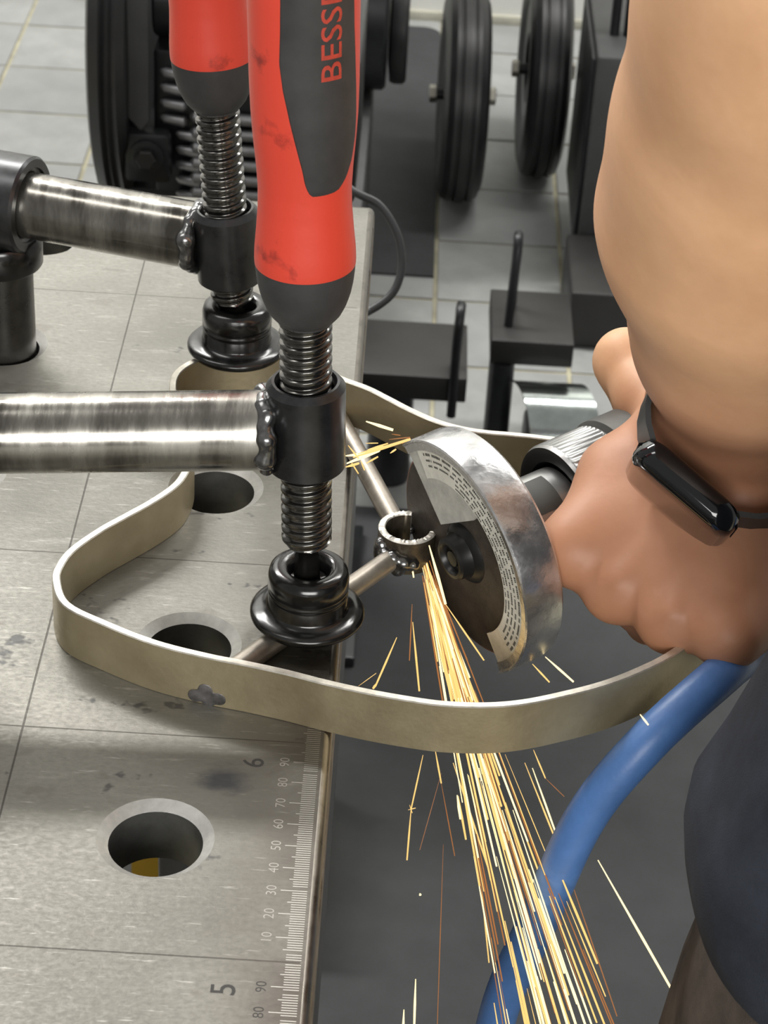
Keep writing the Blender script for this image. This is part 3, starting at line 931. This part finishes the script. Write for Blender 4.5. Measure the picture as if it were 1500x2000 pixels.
# thumb: raised middle joint beyond the hand, tip back on the tool
cap((123.1, 728.5, 49.6), (111.8, 753.2, 50.4), 14, 11.5, 9)
cap((111.8, 753.2, 50.4), (104.8, 772.6, 54.0), 11.5, 11.3, 6)
cap((104.8, 772.6, 54.0), (104.8, 773.1, 54.7), 11.8, 11.8, 4)
cap((104.8, 772.6, 54.0), (110.9, 765.9, 36.9), 10.8, 9.0, 4)
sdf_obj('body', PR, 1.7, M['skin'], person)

# shirt: lofted torso with soft folds, sleeve and hem
def loft(rings, n, fold, seed, thick=0):
    rows = []
    for (z, xc, yc, ax, ay) in rings:
        row = []
        for i in range(n):
            a = 2 * PI * i / n
            c, s_ = math.cos(a), math.sin(a)
            r = 1 + fold * (math.sin(3 * a + z * .021 + seed) * .5 + math.sin(5 * a - z * .034 + 2 * seed) * .35 + math.sin(9 * a + z * .05) * .18)
            ex = 2.3
            rr = (abs(c) ** ex + abs(s_) ** ex) ** (-1 / ex)
            row.append((xc + ax * c * rr * r, yc + ay * s_ * rr * r, z + 4 * math.sin(4 * a + seed)))
        rows.append(row)
    return rows
def ringlist(ctrl, dz):
    out = []
    for q in range(len(ctrl) - 1):
        a, b_ = ctrl[q], ctrl[q + 1]
        k = max(1, int(abs(b_[0] - a[0]) / dz))
        for i in range(k):
            u = i / k; u = u * u * (3 - 2 * u) if False else u
            out.append(tuple(a[j] + (b_[j] - a[j]) * u for j in range(5)))
    out.append(ctrl[-1]); return out
sh = [(-5.5, 242, 545, 123.5, 87), (-2, 242, 545, 127, 89), (9, 242, 545, 129, 90), (22, 242, 545, 128.5, 89), (41, 248, 545, 127, 87), (59, 252.5, 545, 126, 86), (73, 256.5, 545, 126, 86), (86, 259.5, 545, 127.5, 86),
      (99, 262, 545, 124.5, 86), (150, 284, 545, 122, 90), (230, 296, 545, 132, 98), (320, 288, 545, 148, 102), (380, 276, 545, 148, 98), (425, 276, 545, 110, 80), (448, 276, 545, 62, 60), (458, 276, 545, 55, 54)]
mb = MB()
rows = loft(ringlist(sh, 8), 96, .018, 1.3)
inner = [[(x + (242 - x) * .03, y + (545 - y) * .03, z + 1.5) for x, y, z in rows[q]] for q in (0, 1, 2)]
mb.grid(rows, False, True); mb.grid([rows[0]] + inner, False, True)
mb.build('shirt', M['shirt'], person, angle=180)
mb = MB()
sl0, sl1 = Vector((215, 545, 402)), Vector((165, 534, 352))
mb.tube([sl0, sl0.lerp(sl1, .5), sl1], [62, 58, 54], 40, cap=False)
mb.build('sleeve', M['shirt'], person, angle=180)
mb = MB()
tr = [(38, 249, 545, 106, 76), (-7, 247, 545, 110, 79), (-34, 247, 545, 112, 80), (-75, 247, 545, 108, 76)]
mb.grid(loft(ringlist(tr, 10), 80, .01, .4), False, True)
for xc, sg in ((197, 1), (297, -1)):
    lg = [(-5, xc + 4 * sg, 545, 60, 70), (-20, xc + 2 * sg, 545, 71, 80), (-62, xc, 545, 75, 83), (-130, xc - 4 * sg, 545, 76, 82), (-380, xc - 10 * sg, 543, 66, 70), (-600, xc - 14 * sg, 541, 60, 66), (-715, xc - 16 * sg, 541, 60, 70)]
    mb.grid(loft(ringlist(lg, 14), 56, .025, sg), False, True)
mb.build('trousers', M['trouser'], person, angle=180)
for xc, sg in ((181, 1), (313, -1)):
    sdf_obj('boot', [((xc, 533, FZ + 62), (xc, 533, FZ + 40), 40, 40, 10), ((xc, 523, FZ + 36), (xc, 663, FZ + 36), 34, 32, 12), ((xc, 503, FZ + 36), (xc, 543, FZ + 36), 34, 35, 10)], 5, M['machine_black'], person)
# ------------------------------------------------------------------ wrist watch
Bd = Vector((135.9, 661.4, 48.6)) - Vector((102.6, 681.1, 66.9)); Bd.normalize()
wc = Vector((116.3, 665.9, 64.0))
Ndir = Vector((0.99818, 0.03175, 0.05131)) * -.64 + Vector((-0.06028, 0.55949, 0.82664)) * -.72 - Vector((0.00246, 0.82823, -0.56038)) * .17
Ndir = (Ndir - Bd * Ndir.dot(Bd)).normalized()
Ad = Ndir.cross(Bd).normalized()
if Ad.dot(Vector((0.00246, 0.82823, -0.56038))) > 0: Ad = -Ad
wt = thing('wrist_watch', tuple(wc - Ndir * 8), 'black wrist watch on the left wrist', 'watch')
R3 = Matrix((Bd, Ad, Ndir)).transposed()
def rrect(hx, hy, rad, n=8):
    out = []
    for cx, cy, a0 in ((hx - rad, hy - rad, 0), (-hx + rad, hy - rad, PI / 2), (-hx + rad, -hy + rad, PI), (hx - rad, -hy + rad, 1.5 * PI)):
        for k in range(n + 1):
            a = a0 + PI / 2 * k / n; out.append((cx + rad * math.cos(a), cy + rad * math.sin(a)))
    return out
mb = MB(); rows = []
for (ins, h_) in ((3.2, -5.6), (1.2, -4.8), (.25, -3.0), (0, -.5), (.2, 2.0), (1.0, 3.6), (2.2, 4.5)):
    rows.append([wc + R3 @ Vector((x, y, h_)) for x, y in rrect(21.5 - ins, 18 - ins, 9.5 - ins)])
mb.grid(rows, False, True); mb.add(rows[0], [list(range(len(rows[0])))], 0, False)
case = mb.build('case', M['watch'], wt, angle=60)
mb = MB(); rows = []
for (ins, h_) in ((2.2, 4.5), (3.0, 5.1), (4.4, 5.5), (9, 5.7)):
    rows.append([wc + R3 @ Vector((x, y, h_)) for x, y in rrect(21.5 - ins, 18 - ins, max(.6, 9.5 - ins))])
mb.grid(rows, False, True); mb.add(rows[-1], [list(range(len(rows[0])))[::-1]], 0, True)
mb.build('glass', M['glass'], case, angle=60)
mb = MB(); mb.lathe([(0, 0), (3.2, 0), (3.4, .4), (3.4, 1.6), (3.0, 2.0), (0, 2.0)], wc + R3 @ Vector((7, -17.6, 0)), Bd, Ndir, -Ad, n=28)
mb.build('crown', M['watch'], case)
def strap(side):
    # runs from the case edge round the wrist
    pts_ = []
    for q in range(13):
        a = q / 12 * 2.75
        rx, rz = 31.0, 23.0
        x = side * rx * math.sin(a + .62) ; z = -24.5 + rz * math.cos(a + .62)
        pts_.append((x, z))
    pts_ = [(side * 20.5, -2.6)] + pts_
    rows = []
    for (x, z) in pts_:
        rows.append([wc + R3 @ Vector((x, y * 11.5, z)) for y in (-1, -.9, .9, 1)])
    rows2 = []
    for q, (x, z) in enumerate(pts_):
        cx, cz = 0, -24.5
        L = math.hypot(x - cx, z - cz); nx, nz = (x - cx) / L * 2.0, (z - cz) / L * 2.0
        rows2.append([wc + R3 @ Vector((x + nx, y * 11.5, z + nz)) for y in (1, .9, -.9, -1)])
    mb = MB()
    loopr = [r1 + r2 for r1, r2 in zip(rows, rows2)]
    mb.grid(loopr, False, True)
    mb.add(loopr[0], [list(range(8))], 0, False); mb.add(loopr[-1], [list(range(8))[::-1]], 0, False)
    mb.build('strap', M['strap'], wt, angle=60)
strap(-1); strap(1)

# ================================================================== BACKGROUND
def cart_wheel(label, c, r, w, yaw=0):
    t = thing('cart_wheel', (c[0], c[1], FZ), label, 'wheel', 'rubber cart wheels behind the table')
    ax = Vector((math.cos(yaw), math.sin(yaw), 0)); Y = Vector((0, 0, 1)); Xr = ax.cross(Y)
    mb = MB(); h = w / 2
    prof = [(r * .62, -h * .8), (r * .72, -h), (r * .86, -h), (r * .95, -h * .82), (r * .985, -h * .55), (r * .985, -h * .36), (r * .955, -h * .32), (r * .955, -h * .24), (r * .998, -h * .2), (r, 0),
            (r * .998, h * .2), (r * .955, h * .24), (r * .955, h * .32), (r * .985, h * .36), (r * .985, h * .55), (r * .95, h * .82), (r * .86, h), (r * .72, h), (r * .62, h * .8)]
    mb.lathe(prof, c, Xr, Y, ax, n=64, cap=False); mb.build('tyre', M['tyre'], t, angle=30)
    mb = MB(); mb.lathe([(0, -h * .5), (r * .3, -h * .5), (r * .34, -h * .8), (r * .63, -h * .8), (r * .63, h * .8), (r * .34, h * .8), (r * .3, h * .5), (0, h * .5)], c, Xr, Y, ax, n=40); mb.build('hub', M['machine_black'], t)
    mb = MB(); mb.lathe([(0, -h - 6), (7, -h - 6), (7, h + 6), (0, h + 6)], c, Xr, Y, ax, n=18); axle = mb.build('axle', M['machine_black'], t)
    for s_ in (-1, 1):
        mb = MB(); mb.lathe([(0, 0), (10, 0), (11, 1), (11, 8), (10, 9), (0, 9)], Vector(c) + ax * (s_ * (h + 5) - (9 if s_ < 0 else 0)), Xr, Y, ax, n=6); mb.build('nut', M['nutsteel'], axle, angle=20)
    return t
cart_wheel('ribbed black cart wheel, left of the two behind the table, nearer the camera', (86, 2580, FZ + 132), 132, 54, .03)
cart_wheel('ribbed black cart wheel, right of the two behind the table, nearer the wall', (188, 2665, FZ + 136), 136, 52, .02)

def plate_foot(label, lo, hi, rod, leg_pts, name='caster_outrigger'):
    t = thing(name, ((lo[0] + hi[0]) / 2, (lo[1] + hi[1]) / 2, FZ), label, 'outrigger', 'black outrigger plates with rod handles')
    mb = MB(); mb.box(lo, hi, 0, bevel=1.5); mb.build('plate', M['plate_grey'], t)
    mb = MB(); mb.tube(catmull(rod, 8), 4.6, 14); mb.build('rod_handle', M['machine_black'], t)
    for a, b_, r in leg_pts:
        mb = MB(); mb.tube([a, b_], r, 20); mb.build('leg', M['machine_black'], t)
    return t
plate_foot('black outrigger plate with an upright rod handle, close behind the table corner', (-60, 1862, -627), (91, 1969, -600),
           [(78, 1858, -640), (78, 1857, -560), (79, 1860, -535), (80, 1872, -527), (80, 1884, -535), (80, 1886, -560), (79, 1886, -602)],
           [((20, 1915, FZ), (20, 1915, -627), 22)])
po = plate_foot('black outrigger plate with a taller rod handle, beside the chrome caster cover', (115, 1941, -627), (197, 2048, -600),
           [(132, 1972, -600), (133, 1975, -560), (135, 1984, -523), (135, 1995, -512), (136, 2006, -520), (136, 2010, -560), (136, 2012, -602)],
           [((128, 1950, FZ), (128, 1950, -627), 13)])
mb = MB(); rows = []
for i in range(15):
    a = math.radians(20 + 100 * i / 14)
    rows.append([(164 + 52 * s_ + 16 * math.cos(a), 1905 - 62 * math.cos(a) * .9 + 20, -712 + 70 * math.sin(a)) for s_ in (-.35, 0, .5, 1.0)])
rows2 = [[(p[0], p[1], p[2] - 2.0) for p in r_] for r_ in rows]
mb.grid(rows); mb.grid(rows2, flip=True)
loopo = lambda R_: R_[0] + [r_[-1] for r_ in R_[1:]] + R_[-1][::-1][1:] + [r_[0] for r_ in R_[::-1][1:-1]]
mb.grid([loopo(rows), loopo(rows2)], False, True)
mb.build('caster_cover', M['chrome'], po, angle=60)
mb = MB(); mb.lathe([(0, -20), (34, -20), (40, -14), (40, 14), (34, 20), (0, 20)], (175, 1925, FZ + 41), (0, 1, 0), (0, 0, 1), (1, 0, 0), n=36)
mb.build('caster_wheel', M['tyre'], po)

# dark cabinet on the right, with black bars standing on it
cab = thing('machine_cabinet', (400, 2500, FZ), 'dark grey sheet metal machine cabinet behind the forearm', 'cabinet')
CT = -465
mb = MB(); mb.box((226, 2352, FZ + 45), (640, 2560, CT), 0, bevel=4); mb.build('housing', M['machine_grey'], cab)
mb = MB(); mb.box((221, 2360, FZ + 50), (225.5, 2555, CT - 6), 0, bevel=1.5); mb.build('side_panel', M['machine_black'], cab)  # black panel, puts the shade on the cabinet's side into its colour
mb = MB(); mb.box((212, 2200, FZ), (640, 2345, FZ + 70), 0, bevel=4); mb.build('plinth', M['plate_grey'], cab)
for x in (248, 266):
    mb = MB(); mb.tube(catmull([(x, 2420, CT), (x, 2425, CT + 70), (x + 2, 2430, CT + 200), (x + 4, 2440, CT + 320)], 4), 5.5 if x < 260 else 8, 14); mb.build('bar', M['machine_black'], cab)
# low grey base on the left with a black motor on top
bs = thing('motor_unit', (-90, 2300, FZ), 'low grey steel machine base with a black motor, behind the red handle', 'machine')
mb = MB(); mb.box((-230, 2090, FZ + 20), (-22, 2488, -550), 0, bevel=4); mb.build('housing', M['machine_grey'], bs)
mb = MB(); mb.box((-215, 2110, FZ), (-35, 2470, FZ + 25), 0, bevel=2); mb.build('foot', M['machine_black'], bs)
mb = MB(); mb.lathe([(0, -150), (88, -150), (92, -146), (92, -4), (88, 0), (0, 0)], (-8, 2440, -458), (0, 1, 0), (0, 0, 1), (1, 0, 0), n=48); mb.build('motor', M['machine_black'], bs)
mb = MB(); mb.box((-330, 2385, -364), (-22, 2740, 260), 0, bevel=12); mb.build('overhead_shade_box', M['machine_black'], bs)  # unseen box added above the motor to shade the floor
mb = MB(); mb.lathe([(0, 0), (40, 0), (62, 3), (64, 8), (64, 18), (60, 22), (0, 22)], (-7, 2440, -480), (0, 1, 0), (0, 0, 1), (1, 0, 0), n=40); mb.build('pulley', M['tyre'], bs)

# finned machine with flywheel
fm = thing('finned_machine', (-150, 1660, FZ), 'black machine with cooling fins, hex bolt and edge-on wheel, behind the rear clamp', 'machine')
mb = MB(); mb.lathe([(120, -13), (150, -16), (160, -13), (164, -5), (161, -2), (164, 1), (161, 4), (163, 8), (158, 14), (120, 16)], (-210, 1735, -190), (0, 1, 0), (0, 0, 1), (1, 0, 0), n=72, cap=False); mb.build('tyre', M['tyre'], fm)
mb = MB(); mb.lathe([(0, -10), (122, -12), (122, 12), (0, 10)], (-210, 1735, -190), (0, 1, 0), (0, 0, 1), (1, 0, 0), n=48); mb.build('wheel_disc', M['machine_black'], fm)
mb = MB(); mb.add([(-196, 1596, -20), (-180, 1596, -20), (-180, 1596, -232), (-186, 1596, -240), (-197, 1596, -228), (-196, 1600, -20), (-180, 1600, -20), (-180, 1600, -232), (-186, 1600, -240), (-197, 1600, -228)],
                  [[0, 1, 2, 3, 4], [9, 8, 7, 6, 5], [0, 5, 6, 1], [1, 6, 7, 2], [2, 7, 8, 3], [3, 8, 9, 4], [4, 9, 5, 0]], 0, False); mb.build('side_panel', M['machine_grey'], fm)
mb = MB(); mb.lathe([(0, -62), (30, -62), (32, -60), (32, 62), (30, 64), (0, 64)], (-118, 1650, -150), (0, 1, 0), (0, 0, 1), (1, 0, 0), n=48); mb.build('barrel', M['machine_black'], fm)
mb = MB(); mb.box((-178, 1612, -300), (-20, 1760, -180), 0, bevel=4); mb.build('crankcase', M['machine_black'], fm)
for q in range(9):
    z = -196 - 12.7 * q
    mb = MB()
    x0 = -172 if q < 4 else -160
    mb.tube([(x0, 1609, z + 1), (x0 + 3, 1608, z), (x0 + 18, 1607, z - 1.5), (x0 + 20, 1606.5, z - 1.5)], [1.5, 3.6, 4.4, 2.5], 12); mb.build('fin', M['fin'], fm)
    if q > 2:
        mb = MB(); mb.tube([(-148, 1607, z + 4), (-146, 1605, z + 4), (-60, 1605, z + 3), (-58, 1606, z + 3)], [2, 4.6, 4.6, 2], 12); mb.build('fin', M['fin'], fm)
mb = MB(); mb.box((-199, 1590, -282), (-163, 1608, -240), 0, bevel=5); bracket = mb.build('bracket', M['machine_black'], fm)
mb = MB(); mb.lathe([(0, 0), (13.5, 0), (13.5, 3.5), (9.5, 4.5), (9.5, 5), (0, 5)], (-181, 1590, -258), (1, 0, 0), (0, 0, 1), (0, -1, 0), n=36); mb.build('washer', M['machine_black'], bracket)
mb = MB(); mb.lathe([(0, 4), (8, 4), (8, 9), (7.2, 10), (0, 10)], (-181, 1590, -258), (1, 0, 0), (0, 0, 1), (0, -1, 0), n=6); mb.build('hex_bolt', M['plate_grey'], bracket, angle=20)
mb = MB(); mb.box((-205, 1620, FZ + 15), (-30, 1780, -300), 0, bevel=4); mb.build('stand', M['machine_black'], fm)
mb = MB(); mb.box((-230, 1590, FZ), (0, 1800, FZ + 16), 0, bevel=2); mb.build('foot_plate', M['machine_black'], fm)

# cable looping down past the table corner
cb = [(-120, 1585, -262), (-100, 1480, -150), (-65, 1300, -75), (-38, 1200, -66), (-13.1, 1173.7, -74.6), (3.3, 1169.3, -81.0), (14.4, 1160.7, -93.7), (18.3, 1151.9, -106.8), (17.0, 1145.3, -116.5), (12.3, 1140.3, -123.9), (2.6, 1135.9, -130.4), (-7.3, 1133.5, -134.1)]
l_ = cb[-1]
cb += [(l_[0] - 50, l_[1] + 5, l_[2] - 25), (l_[0] - 90, l_[1] + 20, l_[2] - 180), (l_[0] - 80, l_[1] + 40, FZ + 60), (l_[0] - 130, l_[1] + 60, FZ + 5), (l_[0] - 300, l_[1] + 90, FZ + 5)]
mb = MB(); mb.tube(catmull(cb, 10), 2.4, 12)
tag(mb.build('power_cable', M['cable']), 'dark cable looping down past the far table corner', 'cable')

# ochre crate under the table, glimpsed through a hole
ob = thing('plastic_crate', (-90, 1350, FZ), 'ochre plastic crate on the floor, glimpsed through the nearest table hole', 'crate')
mb = MB(); mb.box((-158, 1270, FZ), (-30, 1274, FZ + 110), 0); mb.box((-158, 1426, FZ), (-30, 1430, FZ + 110), 0)
mb.box((-158, 1274, FZ), (-154, 1426, FZ + 110), 0); mb.box((-34, 1274, FZ), (-30, 1426, FZ + 110), 0); mb.box((-154, 1274, FZ), (-34, 1426, FZ + 5), 0)
mb.build('crate_shell', M['ochre'], ob)
for y in (1266, 1430):
    mb = MB(); mb.box((-162, y, FZ + 104), (-26, y + 4, FZ + 114), 0); mb.build('rim', M['ochre'], ob)

# ================================================================== SPARKS
S0 = Vector((30.7, 709.6, 3.4))
S1 = Vector((83.6, 552.3, -73.7))
D0 = (S1 - S0); LEN = D0.length; D0.normalize()
side = (D0.cross(Vector((0.00246, 0.82823, -0.56038)))).normalized()
if side.dot(Vector((0.99818, 0.03175, 0.05131))) < 0: side = -side
deep = D0.cross(side).normalized()
mb = MB()
def streak(a, b_, r, mi=0, bend=None, hot_end=True):
    a, b_ = Vector(a), Vector(b_)
    m_ = (a + b_) / 2 + (bend if bend else Vector((0, 0, 0)))
    mb.tube([a, m_, b_], [r * .35, r, r * (.8 if hot_end else .2)], 5, mi)
R2 = random.Random(21)
for q in range(190):
    an = max(-.105, min(.10, R2.gauss(-.004, .050)))
    an2 = R2.gauss(0, .03)
    d = (D0 + side * an + deep * an2).normalized()
    s0 = LEN * R2.uniform(0, .95)
    ln = LEN * R2.uniform(.14, .42)
    if q < 48: s0 = LEN * R2.uniform(.0, .12); ln = LEN * R2.uniform(.12, .38)
    fall = Vector((0, 0, -1)) * ((s0 / LEN) ** 2 * 4)
    org = S0 + side * R2.gauss(0, .9)
    a = org + d * s0 + fall; b_ = org + d * min(s0 + ln, LEN * 1.25) + fall * 1.2
    mi = R2.choice((0, 0, 0, 1, 1, 2, 2))
    streak(a, b_, R2.uniform(.16, .46) * (1 if mi < 2 else .7), mi)
STRAY = [
    ((23.2, 688.3, -21.0), (16.4, 679.5, -37.6), 0.4, 0),
    ((26.5, 702.5, 5.3), (28.1, 698.5, -0.6), 0.35, 1),
    ((32.8, 697.1, 15.3), (40.1, 685.3, -2.2), 0.6, 1),
    ((40.1, 685.3, -2.2), (55.4, 675.0, -19.0), 0.35, 0),
    ((28.2, 697.0, -11.7), (28.5, 686.8, -30.3), 0.25, 2),
    ((28.8, 693.3, -17.2), (32.9, 682.1, -40.8), 0.4, 0),
    ((77.2, 671.7, -13.1), (88.0, 666.9, -20.1), 0.45, 1),
    ((72.7, 670.1, -15.5), (79.3, 666.6, -20.7), 0.35, 0),
    ((98.9, 573.7, 42.0), (101.7, 571.9, 39.4), 0.35, 1),
    ((36.4, 688.7, -77.4), (33.2, 680.7, -98.2), 0.3, 0),
    ((33.2, 680.7, -98.2), (32.9, 673.3, -118.1), 0.35, 0),
    ((41.0, 690.0, -75.6), (44.1, 682.9, -86.1), 0.35, 0),
    ((44.1, 682.9, -86.1), (51.4, 674.8, -115.8), 0.2, 2),
    ((77.3, 675.8, -60.7), (82.8, 673.8, -72.5), 0.3, 0),
    ((82.8, 673.8, -72.5), (90.8, 673.9, -81.2), 0.15, 2),
    ((46.7, 677.1, -112.4), (49.0, 644.9, -177.9), 0.17, 2),
    ((38.8, 640.3, -148.9), (39.4, 629.5, -164.9), 0.5, 1),
    ((35.0, 633.6, -158.9), (35.3, 627.2, -168.4), 0.5, 1),
    ((50.9, 680.3, -89.8), (54.9, 671.0, -103.5), 0.45, 0),
    ((50.5, 680.5, -89.5), (52.4, 675.4, -97.1), 0.6, 1),
    ((63.0, 675.9, -131.9), (68.5, 666.2, -164.0), 0.3, 0),
    ((38.1, 651.5, -114.5), (38.4, 651.1, -115.2), 0.5, 1),
    ((31.9, 676.7, -95.2), (34.8, 677.2, -94.4), 0.18, 0),
    ((32.4, 677.8, -93.5), (33.6, 676.1, -96.1), 0.18, 0),
    ((43.9, 685.1, -82.8), (37.5, 671.9, -111.1), 0.12, 2),
    ((76.5, 696.0, -84.4), (95.8, 681.5, -123.5), 0.35, 0),
    ((95.8, 681.5, -123.5), (120.8, 655.9, -179.2), 0.25, 2),
    ((79.6, 694.9, -85.9), (92.2, 687.1, -115.3), 0.4, 1),
    ((48.2, 687.4, -79.3), (65.1, 672.0, -119.8), 0.4, 0),
    ((16.7, 680.1, -36.8), (15.5, 678.9, -38.4), 0.5, 0),
    ((10.1, 679.3, -37.9), (16.4, 682.2, -33.6), 0.12, 0)]
for a, b_, r, mi in STRAY: streak(a, b_, r, mi)
tag(mb.build('spark_shower', [M['spark'], M['spark_hot'], M['spark_red']], None, fix=False), 'shower of yellow sparks falling from the cut towards the floor', 'sparks', kind='stuff')
mb = MB()
BURST = [
    ((2.1, 660.0, 72.7), (12.5, 686.4, 61.8), 0.7, 1),
    ((4.1, 661.2, 74.5), (23.2, 705.9, 54.9), 0.6, 0),
    ((1.6, 661.4, 74.8), (9.0, 677.3, 66.2), 0.6, 1),
    ((1.8, 659.3, 71.7), (5.8, 671.0, 65.9), 0.5, 0),
    ((2.1, 663.4, 77.7), (5.7, 667.8, 70.0), 0.3, 0),
    ((3.1, 663.0, 71.9), (6.0, 664.9, 65.7), 0.25, 0),
    ((6.6, 667.4, 69.3), (8.0, 667.3, 65.7), 0.25, 0),
    ((8.4, 675.3, 63.3), (12.3, 678.4, 64.3), 0.35, 0),
    ((8.6, 678.0, 67.2), (15.4, 692.1, 61.3), 0.3, 0),
    ((5.6, 668.7, 71.3), (13.8, 688.9, 62.0), 0.35, 0),
    ((7.4, 687.7, 72.6), (17.0, 686.3, 70.6), 0.6, 1),
    ((16.5, 690.2, 58.5), (18.5, 691.1, 59.8), 0.35, 0),
    ((20.5, 700.7, 56.2), (23.2, 706.2, 55.4), 0.4, 2),
    ((15.8, 692.9, 62.5), (23.1, 706.3, 55.5), 0.2, 2),
    ((16.6, 694.0, 64.1), (19.7, 696.4, 62.3), 0.2, 2),
    ((7.8, 679.2, 69.0), (12.0, 683.6, 66.6), 0.2, 0)]
for a, b_, r, mi in BURST: streak(a, b_, r, mi)
tag(mb.build('spark_burst', [M['spark'], M['spark_hot'], M['spark_red']], None, fix=False), 'small burst of sparks between the front clamp collar and the guard', 'sparks', kind='stuff')
mb = MB(); streak((105.1, 660.8, -100.6), (143.7, 635.9, -155.0), .55, 0)
tag(mb.build('long_spark', [M['spark_hot'], M['spark']], None, fix=False), 'single long yellow spark streak beside the brown trousers', 'spark')

for o in bpy.data.objects:
    if '_org' in o: del o['_org']
